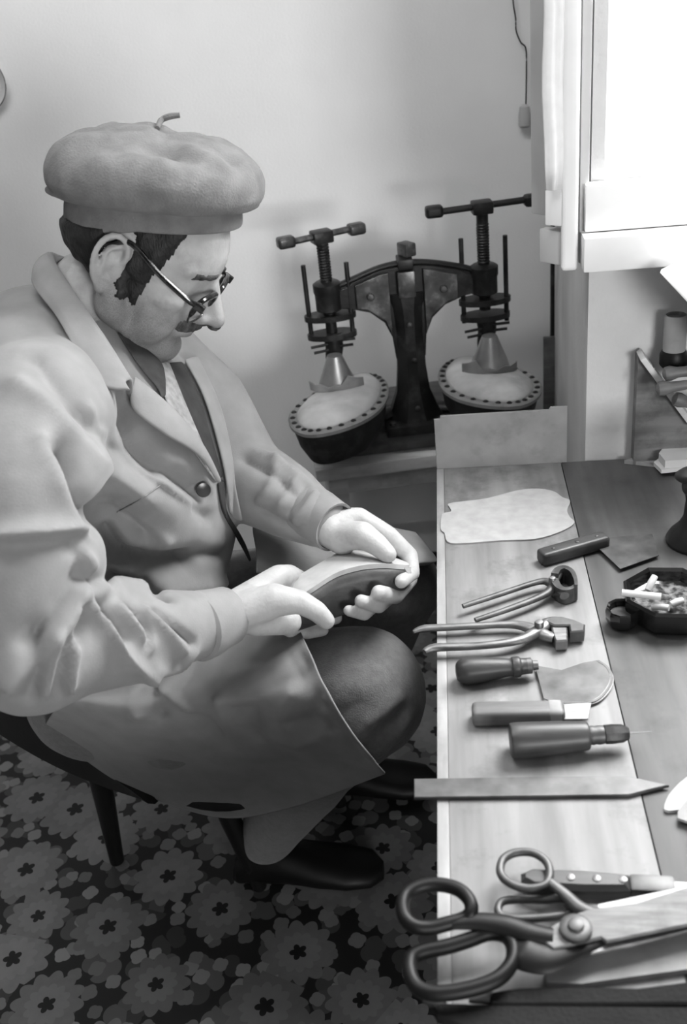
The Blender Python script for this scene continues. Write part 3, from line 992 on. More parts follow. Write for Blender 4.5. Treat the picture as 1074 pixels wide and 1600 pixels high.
# base: plate, column with flared foot, cap
mb = MB().box((0, 0, .011), (.13, .13, .022), mp, bevel=.004)
mb.build('base_plate', M_IRON, PR)
sec = [(0.022, .058, .050), (.045, .046, .042), (.08, .034, .034), (.13, .029, .029), (.20, .027, .026), (.255, .030, .026), (.285, .040, .026)]
rings = []
for z, w, d in sec:
    c_ = .35
    rings.append([mp @ V((x, y, z)) for x, y in ((-w, -d * c_), (-w * c_, -d), (w * c_, -d), (w, -d * c_), (w, d * c_), (w * c_, d), (-w * c_, d), (-w, d * c_))])
colm = MB().rings(rings).build('column', M_IRON, PR, angle=30)
for x, z in ((.004, .05), (.004, .15), (.0, .225)):
    MB().lathe([(.0055, 0), (.0055, .004), (.002, .006)], 10, mp @ Matrix.Translation((x, -.027 - (.012 if z < .1 else 0), z)) @ Matrix.Rotation(pi / 2, 4, 'X')).build('bolt', M_STEELD, colm)
for x in (-.05, .05):
    MB().lathe([(.006, 0), (.006, .006), (.002, .008)], 6, mp @ Matrix.Translation((x, -.05, .022))).build('bolt', M_STEELD, colm)
# gusset arms: one outline, extruded
AX = .155      # screw axis distance from the column
out = [(-AX - .012, .272), (-AX - .012, .305), (-AX + .03, .305), (-.10, .318), (-.05, .334), (0, .338), (.05, .334), (.10, .322), (AX - .03, .308), (AX + .012, .308), (AX + .012, .272),
       (.115, .266), (.075, .252), (.048, .228), (.034, .195), (.030, .15), (-.030, .15), (-.034, .195), (-.048, .228), (-.075, .252), (-.115, .264)]
mtx = mp @ Matrix.Translation((0, .012, 0)) @ Matrix.Rotation(pi / 2, 4, 'X')
arms = MB().prism(out, .022, mtx, bevel=.002).build('arm_web', M_IRON, PR, angle=30)
rib = cat([V((-AX + .02, 0, .310)), V((-.11, 0, .318)), V((-.05, 0, .337)), V((0, 0, .342)), V((.05, 0, .337)), V((.11, 0, .322)), V((AX - .02, 0, .312))], 6)
MB().tube([mp @ p for p in rib], .0105, 12, flat=.55, up=(0, 0, 1)).build('arm_rib', M_IRON, PR)
for s in (-1, 1):
    o_ = [(s * .034, .200), (s * .046, .236), (s * .080, .262), (s * .100, .266), (s * .100, .312), (s * .050, .328), (s * .034, .330)]
    MB().prism(o_, .008, mp @ Matrix.Translation((0, -.012, 0)) @ Matrix.Rotation(pi / 2, 4, 'X'), bevel=.001).build('gusset_plate', M_IRONL, PR, angle=30)
    MB().lathe([(.0075, 0), (.0075, .005), (.006, .007), (.003, .0075)], 12, mp @ Matrix.Translation((s * .072, -.020, .288)) @ Matrix.Rotation(pi / 2, 4, 'X')).build('bolt', M_STEELD, arms)
MB().box((0, -.006, .345), (.030, .05, .020), mp, bevel=.003).build('cap_block', M_IRON, PR)
MB().box((0, 0, 0), (.024, .034, .026), mp @ Matrix.Translation((.006, 0, .368)) @ Matrix.Rotation(.5, 4, 'Z'), bevel=.004).build('cap_bracket', M_IRONL, PR)
MB().box((.0, -.022, .305), (.034, .012, .052), mp, bevel=.003).build('clamp', M_IRONL, PR)

SPEC = ((-1, 0.0, radians(18), .088, .125, -.015), (1, .022, radians(2), .108, .155, 0.006))
for s, dz, hrot, h0, h1, drop in SPEC:
    cx = s * AX
    ma = mp @ Matrix.Translation((cx, 0, 0))
    b_ = MB().lathe([(.019, .262), (.026, .266), (.026, .298), (.028, .302), (.028, .318), (.022, .322), (.002, .323)], 24, ma).build('boss', M_IRON, PR)
    MB().lathe([(.0115, .225 + drop), (.0115, .40 + dz)], 16, ma).build('screw', M_IRON, PR)
    mb = MB()
    for k in range(14):
        mb.lathe([(.0112, .325 + k * .0055), (.0128, .3275 + k * .0055), (.0112, .330 + k * .0055)], 14, ma)
    mb.build('screw_thread', M_IRON, PR)
    hz = .41 + dz
    mh = mp @ Matrix.Translation((cx, 0, hz)) @ Matrix.Rotation(hrot, 4, 'Z')
    hub = MB().box((0, 0, 0), (.040, .036, .024), mh, bevel=.005).build('hub', M_IRON, PR)
    L0, L1 = -(.072 if s < 0 else .092), (.072 if s < 0 else .098)
    MB().tube([mh @ V((L0, 0, 0)), mh @ V((L1, 0, .004))], .0085, 12, flat=.75).build('handle_bar', M_IRON if s > 0 else M_IRONL, hub)
    for e in (L0, L1):
        MB().box((e, 0, .002), (.034, .026, .022), mh, bevel=.007, seg=3).build('handle_end', M_IRONL if s < 0 else M_IRON, hub)
    # guide plates and rods
    pz = .252 + (.0 if s < 0 else -.002)
    for k_, (zz_, w_) in enumerate(((pz, .052), (pz - .034 + drop * .3, .050))):
        MB().lathe([(.001, -.006), (w_, -.006), (w_, .005), (.001, .005)], 20, ma @ Matrix.Translation((0, 0, zz_)) @ Matrix.Diagonal((1, .52, 1, 1))).build('guide_plate', M_IRON, PR)
    for e in (-1, 1):
        MB().lathe([(.0048, pz - .045), (.0048, pz + .105 + (.02 if s > 0 else 0))], 10, ma @ Matrix.Translation((e * .042, -.006 * e, 0))).build('guide_rod', M_IRON, PR)
    # clamp neck
    mn = ma @ Matrix.Translation((0, -.005, 0))
    P = [(V((.0, 0, pz - .035)), .020), (V((.002, -.003, .190)), .0185), (V((-.002, 0, .165)), .017), (V((.002, .0, .140)), .021)]
    MB().tube([mn @ p for p, r in P], [r for p, r in P], 14, flat=.8, up=(0, 1, 0)).build('neck', M_IRON, PR)
    for z_, l_ in ((pz - .050, .045), (pz - .062, .040)):
        for e in (-1, 1):
            MB().tube([mn @ V((e * .010, -.012, z_ + .003 * e)), mn @ V((e * l_, -.016, z_ + .005 * e))], .003, 8).build('pin', M_IRON, PR)
    # bright foot: pear-shaped casting
    f0, f1 = (.186 if s < 0 else .192), h0
    prof = [(.015, f0), (.019, f0 - .010), (.026, f0 - .030), (.035, f0 - .052), (.0395, f0 - .068), (.037, f0 - .071)]
    mf = ma @ Matrix.Translation((.0, -.026, 0)) @ Matrix.Rotation(.10, 4, 'X') @ Matrix.Diagonal((1.0, .8, 1, 1))
    MB().lathe([(.002, f0 + .002)] + prof + [(.002, f0 - .071)], 24, mf).build('foot_casting', M_ALU, PR)
    for k in range(2):
        MB().tube([mf @ V((.0380 * cos(a), .0380 * sin(a), f0 - .071 - .007 * k)) for a in [2 * pi * j / 24 for j in range(24)]], .0022, 8, closed=True).build('band', M_STEEL, PR)
    MB().lathe([(.035, f0 - .070), (.030, f0 - .088), (.021, f0 - .112), (.002, f0 - .113)], 20, mf).build('foot_block', M_RUBBER, PR)

# pans: sole-shaped tray on a bracket with padded membrane, studded rim
def sole_outline(L_, W_, n=56):
    out = []
    for k in range(n):
        t = 2 * pi * k / n
        y = -cos(t) * L_ / 2
        q = (y + L_ / 2) / L_
        w = W_ / 2 * (sin(pi * min(max(q, 0), 1)) ** .55) * (1.0 + .10 * cos(pi * q * 1.2))
        out.append((w * (1 if sin(t) >= 0 else -1), y))
    return out


def inset(o_, f, dz):
    return [V((x * f, y * (1 - (1 - f) * .62), dz)) for x, y in o_]


PANS = ((-1, at_z(535, 632, .575), radians(-20), .185, .30, .0), (1, at_z(760, 598, .575), radians(24), .195, .285, .0))
for s, c_, rot, W_, L_, dz in PANS:
    mq = Matrix.Translation((c_.x, c_.y, .575 + dz)) @ Matrix.Rotation(rot, 4, 'Z') @ Matrix.Rotation(radians(3) * s, 4, 'Y')
    so = sole_outline(L_, W_)
    rings = [inset(so, .55, -.078), inset(so, .72, -.074), inset(so, .88, -.045), inset(so, .95, -.012), inset(so, 1.0, -.006), inset(so, 1.0, 0)]
    mb = MB().rings([[mq @ p for p in r] for r in rings])
    pan = mb.build('pan', M_RUBBER, PR)
    rim = MB().rings([[mq @ p for p in r] for r in (inset(so, 1.02, -.004), inset(so, 1.03, .003), inset(so, .99, .007), inset(so, .84, .006), inset(so, .83, .0005))], cap=False)
    MB_r = rim.build('rim', M_BOARD, PR)
    pad = MB().rings([[mq @ p for p in r] for r in (inset(so, .86, .001), inset(so, .82, .010), inset(so, .70, .020), inset(so, .5, .027), inset(so, .25, .030), inset(so, .05, .031))])
    pad.build('pad', M_PAD, PR, angle=180)
    for k in range(0, 56, 2):
        x, y = so[k]
        p = mq @ V((x * .925, y * (1 - .075 * .62), .0065))
        MB().lathe([(.0058, -.001), (.0056, .0016), (.003, .0034), (.0008, .0038)], 8, Matrix.Translation(p)).build('stud', M_IRON, MB_r)
    # folded leather piece under the foot
    rings = []
    fc = mp @ V((s * AX, -.03, .0))
    for i in range(9):
        q = i / 8 * 2 - 1
        x_ = .055 * q
        y_ = -.030 + .028 * q * q
        h_ = .030 + .010 * cos(q * 3 + s)
        b0 = V((fc.x + x_, fc.y + y_ - .006, .603 + .004 * cos(q * 4)))
        rings.append([b0 + V((0, -.003, 0)), b0 + V((0, -.010, h_ * (.35 if abs(q) < .5 else .9))), b0 + V((0, -.007, h_ * (.35 if abs(q) < .5 else .9))), b0 + V((0, .003, 0))])
    o = MB().rings(rings).build('leather_offcut', M_LEATHERW if s < 0 else M_LEATHER, angle=60)
    tag(o, 'white curled leather offcut clamped on the left press pad' if s < 0 else 'pale curled leather offcut clamped on the right press pad', 'leather', 'offcuts in the press')
# bracket that carries the pans
mb = MB()
for s, c_, rot, W_, L_, dz in PANS:
    p0 = mp @ V((s * .03, .01, .03))
    mb.tube([p0, V((c_.x, c_.y, .520))], [.016, .022], 12, flat=.7)
mb.build('pan_bracket', M_IRON, PR)
# ================================================================== the cobbler
def evaluated(o):
    dg = bpy.context.evaluated_depsgraph_get()
    me = bpy.data.meshes.new_from_object(o.evaluated_get(dg))
    old = o.data
    bpy.data.objects.remove(o)
    bpy.data.meshes.remove(old)
    return me


def remeshed(mb, voxel, smooth=6, factor=0.5, me=None):
    if me is None:
        me = bpy.data.meshes.new('tmp')
        me.from_pydata([tuple(p) for p in mb.v], [], mb.f)
        bm = bmesh.new()
        bm.from_mesh(me)
        bmesh.ops.recalc_face_normals(bm, faces=bm.faces[:])
        bm.to_mesh(me)
        bm.free()
    o = bpy.data.objects.new('tmp', me)
    COL.objects.link(o)
    r = o.modifiers.new('r', 'REMESH')
    r.mode = 'VOXEL'
    r.voxel_size = voxel
    if smooth:
        s = o.modifiers.new('s', 'SMOOTH')
        s.factor, s.iterations = factor, smooth
    return evaluated(o)


def get_co(me):
    a = np.empty(len(me.vertices) * 3)
    me.vertices.foreach_get('co', a)
    return a.reshape(-1, 3)


def get_no(me):
    a = np.empty(len(me.vertices) * 3)
    me.vertex_normals.foreach_get('vector', a)
    return a.reshape(-1, 3)


def set_co(me, a):
    me.vertices.foreach_set('co', a.ravel())
    me.update()


def line_dist(co, pts):
    pts = np.array([tuple(p) for p in pts], float)
    if len(pts) == 1:
        return np.linalg.norm(co - pts[0], axis=1)
    best = np.full(len(co), 1e9)
    for a, b in zip(pts[:-1], pts[1:]):
        ab = b - a
        t = np.clip(((co - a) @ ab) / max(ab @ ab, 1e-12), 0, 1)
        best = np.minimum(best, np.linalg.norm(co - (a + t[:, None] * ab), axis=1))
    return best


def sculpt(me, strokes):
    """strokes: (polyline, amount, width[, direction]); positive raises a ridge, negative cuts a groove"""
    co, no = get_co(me), get_no(me)
    out = co.copy()
    for s in strokes:
        pts, amp, w = s[:3]
        lo = np.min([tuple(p) for p in pts], axis=0) - 3 * w
        hi = np.max([tuple(p) for p in pts], axis=0) + 3 * w
        idx = np.where(np.all((co > lo) & (co < hi), axis=1))[0]
        if len(idx) == 0:
            continue
        d = line_dist(co[idx], pts)
        k = amp * np.exp(-(d / w) ** (1.5 if w > .005 else 2))
        n = no[idx] if len(s) < 4 else np.array(s[3], float)[None, :]
        out[idx] += n * k[:, None]
    set_co(me, out)


def rough_noise(me, amp, scale, seed=0.0, stretch=(1, 1, 1)):
    co, no = get_co(me), get_no(me)
    off = V((seed, seed * 1.7, -seed))
    k = np.array([noise.noise(V((p[0] * scale * stretch[0], p[1] * scale * stretch[1], p[2] * scale * stretch[2])) + off) for p in co])
    set_co(me, co + no * (amp * k)[:, None])


# ------------------------------------------------------------------ materials
M_SKIN = mat('skin', 154, 176, rough=0.55, scale=26, bump=0.25, bscale=260, spec=0.35, marks=(30, 116, 0.45))
M_HAIR = mat('dark_hair', 16, 40, rough=0.6, scale=90, stretch=(1, 1, .35), bump=0.9, bscale=420)
M_GREYHAIR = mat('grey_moustache_hair', 34, 84, rough=0.7, scale=160, bump=0.8, bscale=420)
M_COAT = mat('grey_work_coat_cotton', 118, 130, rough=0.85, scale=30, bump=0.12, bscale=500, spec=0.2, sheen=0.15)
M_SEAM = mat('pale_thread', 112, 126, rough=0.9, scale=200, bump=0.4)
M_LINING = mat('dark_coat_lining', 40, 54, rough=0.9, scale=60)
M_TROUS = mat('dark_wool_trousers', 96, 110, rough=0.95, scale=120, bump=0.4, bscale=500, spec=0.15, sheen=0.2)
M_KNIT = mat('pale_knitted_cardigan', 120, 156, rough=0.95, scale=90, bump=1.0, bscale=240)
M_SHIRT = mat('dark_shirt', 40, 60, rough=0.8, scale=60)
M_BERET = mat('grey_felt_beret', 100, 118, rough=1.0, scale=45, bump=0.5, bscale=420, spec=0.03, sheen=0.08)
M_FRAME = mat('dark_tortoiseshell', 12, 44, rough=0.18, scale=80, contrast=(.45, .6), spec=0.6)
M_UPPER = mat('dark_shoe_leather', 44, 66, rough=0.5, scale=30, bump=0.3, bscale=140, marks=(22, 84, 0.5))
M_BUTTON = mat('dark_button', 36, 52, rough=0.25, scale=40)
M_CHAIR = mat('black_chair_vinyl', 10, 16, rough=0.45, scale=40, bump=0.15)
M_CHAIRLEG = mat('dark_chair_leg_wood', 14, 22, rough=0.4, scale=30, stretch=(4, 4, .4))

man = thing('person', 'man in a grey work coat, beret and glasses, seated and holding a shoe', 'person', (-.5, 1.12, 0))

# ------------------------------------------------------------------ head (local: x to the nose, y to his left, z up, origin between the ears)
HEAD_AZ, HEAD_P = radians(-5), radians(34)
HR = Matrix.Rotation(HEAD_AZ, 4, 'Z') @ Matrix.Rotation(HEAD_P, 4, 'Y') @ Matrix.Rotation(radians(-2), 4, 'X')
ear_w = at_depth(174, 421, 1.115)
HM = Matrix.Translation(ear_w - (HR @ V((0, -.077, 0)))) @ HR

hb = MB()
hb.ell((-.008, 0, .034), (.090, .074, .076))
hb.ell((.032, 0, .034), (.072, .067, .076))
hb.ell((.040, 0, -.020), (.052, .062, .060))
hb.ell((.040, 0, -.060), (.050, .053, .042))
hb.ell((.072, 0, -.083), (.026, .030, .024))
hb.ell((.082, 0, -.090), (.015, .018, .014))
hb.ell((.072, 0, -.042), (.032, .036, .030))
for s in (-1, 1):
    hb.cap((.012, s * .054, -.050), .020, (.070, s * .018, -.094), .013)          # jaw line
    hb.cap((.012, s * .057, -.050), .020, (.0, s * .062, -.005), .016)
    hb.ell((.056, s * .042, -.010), (.030, .022, .020))                          # cheekbone
    hb.ell((.050, s * .036, -.036), (.036, .024, .046))                          # cheek
    hb.cap((.088, s * .010, .034), .011, (.072, s * .048, .034), .010)           # brow
    hb.ell((.074, s * .032, .012), (.0155, .0155, .0145))                        # eyeball under the lid
    hb.ell((.105, s * .0130, -.026), (.0115, .0080, .0085))                      # nostril wing
hb.chain([((.092, 0, .026), .0085), ((.102, 0, .010), .0088), ((.113, 0, -.010), .0100), ((.120, 0, -.022), .0125)])
hb.cap((.094, 0, -.010), .013, (.105, 0, -.024), .011)
hb.cap((.088, -.018, -.0385), .0085, (.099, 0, -.038), .0085)                     # upper lip
hb.cap((.088, .018, -.0385), .0085, (.099, 0, -.038), .0085)
hb.cap((.086, -.016, -.0545), .0085, (.095, 0, -.055), .0085)                     # lower lip
hb.cap((.086, .016, -.0545), .0085, (.095, 0, -.055), .0085)
hb.chain([((.02, 0, -.06), .050), ((-.030, 0, -.10), .052)])                      # throat
hme = remeshed(hb, .0022, 26, .5)


def sy(pts):
    return [[(x, y, z) for x, y, z in pts], [(x, -y, z) for x, y, z in pts]]


st = []
for P, a, w in (
        ([(.094, .014, .016), (.088, .032, .026), (.074, .046, .022)], -.0030, .007),    # hollow under the brow
        ([(.094, .016, .002), (.086, .033, .000), (.076, .044, .004)], -.0022, .0032),    # lower edge of the lid
        ([(.090, .018, .008), (.0905, .032, .0055), (.080, .046, .008)], -.0014, .0016),   # lid slit
        ([(.089, .020, -.008), (.084, .034, -.010), (.076, .044, -.006)], -.0018, .004),  # bag under the eye
        ([(.103, .018, -.016), (.094, .026, -.030), (.084, .031, -.048)], -.0034, .0036),  # nasolabial fold
        ([(.086, .027, -.049), (.080, .030, -.062), (.074, .030, -.074)], -.0022, .0032),  # marionette line
        ([(.056, .050, -.050), (.050, .050, -.070), (.040, .046, -.085)], -.0026, .0040),
        ([(.042, .058, -.030), (.036, .058, -.055), (.028, .052, -.078)], -.0026, .0045),
        ([(.028, .062, -.020), (.022, .062, -.045), (.012, .058, -.066)], -.0018, .004),
        ([(.068, .052, .012), (.060, .058, .008)], -.0012, .0022),
        ([(.068, .052, .006), (.060, .058, -.002)], -.0012, .0022),
        ([(.066, .050, -.016), (.054, .058, -.024)], -.0022, .0055),                       # hollow of the cheek
        ([(.066, .047, -.008), (.072, .040, -.012)], .0020, .006),
        ([(.108, .0145, -.013), (.100, .0185, -.015), (.097, .0195, -.024)], -.0022, .0026),
        ([(.045, .062, .040), (.040, .066, .060)], -.0020, .010),                           # temple
        ([(.012, .066, -.010), (.004, .062, -.052)], -.0014, .006)):
    for q in sy(P):
        st.append((q, a, w))
st += [([(.086, -.024, -.0465), (.098, -.010, -.0458), (.1005, 0, -.0465), (.098, .010, -.0458), (.086, .024, -.0465)], -.0046, .0022),
       ([(.090, -.014, -.066), (.094, 0, -.067), (.090, .014, -.066)], -.0035, .006),
       ([(.099, 0, -.030), (.103, 0, -.026)], -.0016, .003),
       ([(.100, -.03, .056), (.104, 0, .058), (.100, .03, .056)], -.0009, .002),
       ([(.100, -.03, .068), (.104, 0, .070), (.100, .03, .068)], -.0009, .002),
       ([(.098, 0, .028)], -.003, .007)]
sculpt(hme, st)
rough_noise(hme, .0010, 45, 3.0)

# ears
eb = MB()
for s in (-1, 1):
    def E_(x, z, o=0.0):
        return (x * .80 - .001, s * (.0735 + .34 * max(0, .010 - x) + o), z)
    outer = cat([E_(.010, .006), E_(.014, .022, .002), E_(.008, .036, .003), E_(-.006, .041, .004), E_(-.019, .033, .004), E_(-.024, .015, .004), E_(-.021, -.004, .003), E_(-.014, -.017, .002), E_(-.005, -.026)], 4)
    for a, b in zip(outer[:-1], outer[1:]):
        eb.cap(a, .0042, b, .0042, 8)
    inner = cat([E_(-.001, .028, .001), E_(-.011, .022, .002), E_(-.0125, .006, .003), E_(-.008, -.008, .002), E_(.001, -.013, .001)], 4)
    for a, b in zip(inner[:-1], inner[1:]):
        eb.cap(a, .0038, b, .0038, 8)
    eb.ell(E_(-.005, -.025, -.001), (.0080, .0050, .0090))
    eb.cap(E_(.011, .006, -.002), .0045, E_(.010, -.006, .001), .0042, 8)
    rot = Matrix.Translation(E_(-.006, .006, -.006)) @ Matrix.Rotation(s * -.28, 4, 'Z')
    eb.ell((0, 0, 0), (.0135, .0042, .030), rot)
    eb.cap(E_(-.004, .006, -.016), .016, E_(-.004, .004, -.008), .014, 10)
eme = remeshed(eb, .0014, 4, .5)
sculpt(eme, [([(.002, s * .079, .004), (.001, s * .079, -.004)], -.0075, .0070) for s in (-1, 1)] +
       [([(-.006, s * .084, .030), (-.0135, s * .087, .018), (-.0135, s * .087, .0)], -.0030, .0026) for s in (-1, 1)])


def add_mesh(mb, me, mtx):
    mb.add([v.co for v in me.vertices], [tuple(p.vertices) for p in me.polygons], mtx)


# ------------------------------------------------------------------ hands
def D(x, y, d):
    return at_depth(x, y, d)


hand = MB()
# far (left) hand: thumb on the sole, fingers round the toe
wl = D(512, 822, 1.275)
for q, r in (((560, 812, 1.285), .0165), ((575, 826, 1.300), .0160), ((572, 845, 1.312), .0150), ((562, 862, 1.318), .0135)):
    hand.cap(wl + (D(*q) - wl) * .08, .0225, D(*q), r)
hand.cap(wl, .026, D(535, 842, 1.265), .021)
hand.chain([(D(530, 838, 1.262), .020), (D(566, 836, 1.242), .0178), (D(588, 850, 1.232), .0145), (D(606, 866, 1.228), .0118)])       # thumb
hand.ell((0, 0, 0), (.0085, .0075, .004), Matrix.Translation(D(606, 862, 1.222)))
hand.chain([(D(560, 812, 1.285), .0165), (D(606, 836, 1.285), .0130), (D(640, 868, 1.292), .0115), (D(645, 895, 1.275), .0100), (D(627, 909, 1.222), .0090)])
hand.chain([(D(575, 826, 1.300), .0160), (D(632, 862, 1.325), .0125), (D(640, 905, 1.320), .0115), (D(618, 932, 1.250), .0105), (D(592, 926, 1.205), .0100)])
hand.chain([(D(572, 845, 1.312), .0150), (D(610, 885, 1.335), .0115), (D(612, 930, 1.315), .0105), (D(592, 948, 1.240), .0090), (D(564, 939, 1.200), .0086)])
hand.chain([(D(562, 862, 1.318), .0135), (D(592, 905, 1.33), .0100), (D(592, 940, 1.305), .0090), (D(570, 961, 1.240), .0076), (D(545, 954, 1.205), .0074)])
# near (right) hand: cradles the heel, thumb along the near side
wr = D(348, 965, 1.150)
for q, r in (((436, 903, 1.205), .0165), ((440, 922, 1.222), .0165), ((436, 945, 1.228), .0155), ((428, 965, 1.228), .0145)):
    hand.cap(wr + (D(*q) - wr) * .08, .0235, D(*q), r)
hand.cap(wr, .029, D(395, 948, 1.165), .024)
hand.chain([(D(378, 955, 1.155), .024), (D(428, 938, 1.150), .0205), (D(468, 940, 1.148), .0142), (D(495, 955, 1.152), .0125), (D(510, 970, 1.158), .0108)])    # thumb
hand.cap(D(400, 968, 1.165), .020, D(452, 972, 1.185), .0155)
hand.chain([(D(436, 903, 1.205), .0165), (D(452, 897, 1.235), .0125), (D(470, 905, 1.27), .0110), (D(495, 915, 1.285), .0095)])
hand.chain([(D(440, 922, 1.222), .0160), (D(470, 930, 1.262), .0125), (D(500, 935, 1.290), .0110), (D(525, 935, 1.295), .0095)])
hand.chain([(D(436, 945, 1.228), .0150), (D(468, 962, 1.255), .0115), (D(500, 968, 1.275), .0105), (D(525, 965, 1.28), .0092)])
hand.chain([(D(428, 965, 1.228), .0140), (D(455, 985, 1.240), .0100), (D(482, 988, 1.258), .0090), (D(505, 985, 1.265), .0080)])
# forearms inside the sleeves
hand.cap(wr, .027, D(240, 990, 1.07), .027)
hand.cap(wl, .025, D(450, 785, 1.33), .026)
hnd = remeshed(hand, .0022, 5, .5)
knu = []
for q in ((588, 850, 1.220), (470, 940, 1.135), (618, 930, 1.262), (596, 838, 1.27)):
    p = D(*q)
    knu.append(([p + V((-.004, 0, .003)), p + V((.004, 0, -.003))], -.0008, .0016))
sculpt(hnd, knu)

# torso, arms and legs under the clothes, all joined with head and hands into one skin
SHN, SHF = V((-.448, .930, .965)), V((-.435, 1.265, .925))
ELN, ELF = D(52, 1015, .955), D(378, 745, 1.365)
HIPN, HIPF = V((-.545, 1.06, .455)), V((-.545, 1.24, .455))
KNN, KNF = D(560, 1082, 1.305), D(606, 915, 1.475)
neck0 = HM @ V((-.030, 0, -.075))
bb = MB()
add_mesh(bb, hme, HM)
add_mesh(bb, eme, HM)
add_mesh(bb, hnd, None)
bb.chain([(neck0, .052), (V((-.460, 1.12, .985)), .048), (V((-.50, 1.125, .84)), .07), (V((-.52, 1.15, .62)), .075), (V((-.545, 1.15, .48)), .075)])
bb.chain([(V((-.46, 1.11, .91)), .06), (SHN, .055), (ELN, .038), (D(240, 990, 1.07), .027)])
bb.chain([(V((-.46, 1.11, .91)), .06), (SHF, .055), (ELF, .038), (D(450, 785, 1.33), .026)])
ANN, ANF = V((-.35, 1.16, .10)), V((-.26, 1.36, .10))
bb.chain([(HIPN, .055), (KNN, .055), (ANN, .038)])
bb.chain([(HIPF, .055), (KNF, .055), (ANF, .038)])
body = remeshed(bb, .0026, 2, .5)
co = get_co(body)
hi_ = np.array(HM.inverted())
lc = co @ hi_[:3, :3].T + hi_[:3, 3]
x_, y_, z_ = lc[:, 0], np.abs(lc[:, 1]), lc[:, 2]
sm_ = lambda v: 1 / (1 + np.exp(-v))
stub_shade = sm_((-.022 - z_ + .25 * np.clip(.06 - x_, 0, .06)) / .007) * sm_((x_ + .005) / .006) * sm_((z_ + .115) / .01)  # beard stubble that also puts the cheek's shade into the skin colour
stub_shade *= 1 - .8 * np.exp(-((z_ + .047) / .008) ** 2 - ((x_ - .095) / .016) ** 2)
stub_shade[np.linalg.norm(lc, axis=1) > .16] = 0
at_ = body.attributes.new('stubble_shade', 'FLOAT', 'POINT')
at_.data.foreach_set('value', stub_shade.astype(np.float32))
nt_ = M_SKIN.node_tree
ad = nt_.nodes.new('ShaderNodeAttribute')
ad.attribute_name = 'stubble_shade'
sp_n = nt_.nodes.new('ShaderNodeTexNoise')
sp_n.inputs['Scale'].default_value = 900
mu = nt_.nodes.new('ShaderNodeMath')
mu.operation = 'MULTIPLY'
nt_.links.new(ad.outputs['Fac'], mu.inputs[0])
nt_.links.new(sp_n.outputs[0], mu.inputs[1])
mxs = nt_.nodes.new('ShaderNodeMixRGB')
bs = nt_.nodes['Principled BSDF']
nt_.links.new(mu.outputs[0], mxs.inputs[0])
nt_.links.new(bs.inputs['Base Color'].links[0].from_socket, mxs.inputs[1])
mxs.inputs[2].default_value = (g(44),) * 3 + (1,)
nt_.links.new(mxs.outputs[0], bs.inputs['Base Color'])
link('body', body, M_SKIN, man, angle=180)

BM = Matrix.Translation(D(245, 290, 1.148)) @ Matrix.Rotation(radians(11), 4, 'Y') @ Matrix.Rotation(radians(-3), 4, 'X')
BHI = np.array(BM.inverted() @ HM)


def band_z(a):
    return -.036 - .016 * np.maximum(0.0, -np.cos(a)) ** .8


# ------------------------------------------------------------------ hair, eyebrow, moustache: shells raised from the head
def shell(me, mask, lift, nz, name, m, parent, scale=60, seed=1.0, voxel=None):
    co, no = get_co(me), get_no(me)
    mk = mask(co)
    vs, fs, idx = [], [], {}
    for p in me.polygons:
        if all(mk[i] > 0 for i in p.vertices):
            f = []
            for i in p.vertices:
                if i not in idx:
                    idx[i] = len(vs)
                    h = lift * min(1.0, mk[i]) + nz * noise.noise(V(co[i]) * scale + V((seed, 0, 0)))
                    vs.append(HM @ V(co[i] + no[i] * max(h, .0004)))
                f.append(idx[i])
            fs.append(tuple(f))
    k = len(vs)
    inv = {v: i for i, v in idx.items()}
    for j in range(k):
        i = inv[j]
        vs.append(HM @ V(co[i] - no[i] * .002))
    edges = {}
    for f in fs:
        for a, b in zip(f, f[1:] + f[:1]):
            edges[(a, b)] = 1
    ext = [tuple(i + k for i in reversed(f)) for f in fs]
    for (a, b) in edges:
        if (b, a) not in edges:
            ext.append((b, a, a + k, b + k))
    return MB().add(vs, fs + ext).build(name, m, parent, angle=180)


def hair_mask(c):
    x, y, z = c[:, 0], c[:, 1], c[:, 2]
    n = np.array([noise.noise(V(p) * 70) for p in c]) * .006
    back = np.minimum((-.014 - x + n) / .012, (z + .062 + n - .3 * np.clip(x + .05, -.1, .1)) / .012)
    side = np.minimum(np.minimum((x - .010 + n) / .006, (.040 - .15 * (z < 0) * (-z) - x + n + .25 * np.clip(z, 0, .06)) / .006), (z + .030 + n) / .008)
    side = np.minimum(side, (np.abs(y) - .045) / .004)
    top = (z - .048 + n) / .01
    top = np.minimum(top, (.045 - x + n) / .01)
    cb = c @ BHI[:3, :3].T + BHI[:3, 3]
    under = (band_z(np.arctan2(cb[:, 1], cb[:, 0])) + .012 - cb[:, 2]) / .006
    return np.minimum(np.maximum(np.maximum(back, side), top), under)


def brow_mask(c):
    n = np.array([noise.noise(V(p) * 160) for p in c]) * .002
    y = np.abs(c[:, 1])
    return np.minimum(np.minimum((.0045 - np.abs(c[:, 2] - .031 + .12 * np.clip(y - .03, 0, 1)) + n) / .002, (y - .012 + n) / .003), np.minimum((.046 - y + n) / .004, (c[:, 0] - .06) / .004))


def tash_mask(c):
    n = np.array([noise.noise(V(p) * 160) for p in c]) * .0025
    y = np.abs(c[:, 1])
    return np.minimum(np.minimum((.0078 - np.abs(c[:, 2] + .0370 + .12 * y) + n) / .002, (.032 - y + n) / .004), (c[:, 0] - .075) / .004)


shell(hme, hair_mask, .0055, .004, 'hair', M_HAIR, man)
for s_ in (-1, 1):
    shell(hme, lambda c: np.minimum(brow_mask(c), s_ * c[:, 1] / .002), .0022, .0012, 'eyebrow', M_GREYHAIR, man, 200)
shell(hme, tash_mask, .0032, .0018, 'moustache', M_GREYHAIR, man, 220)

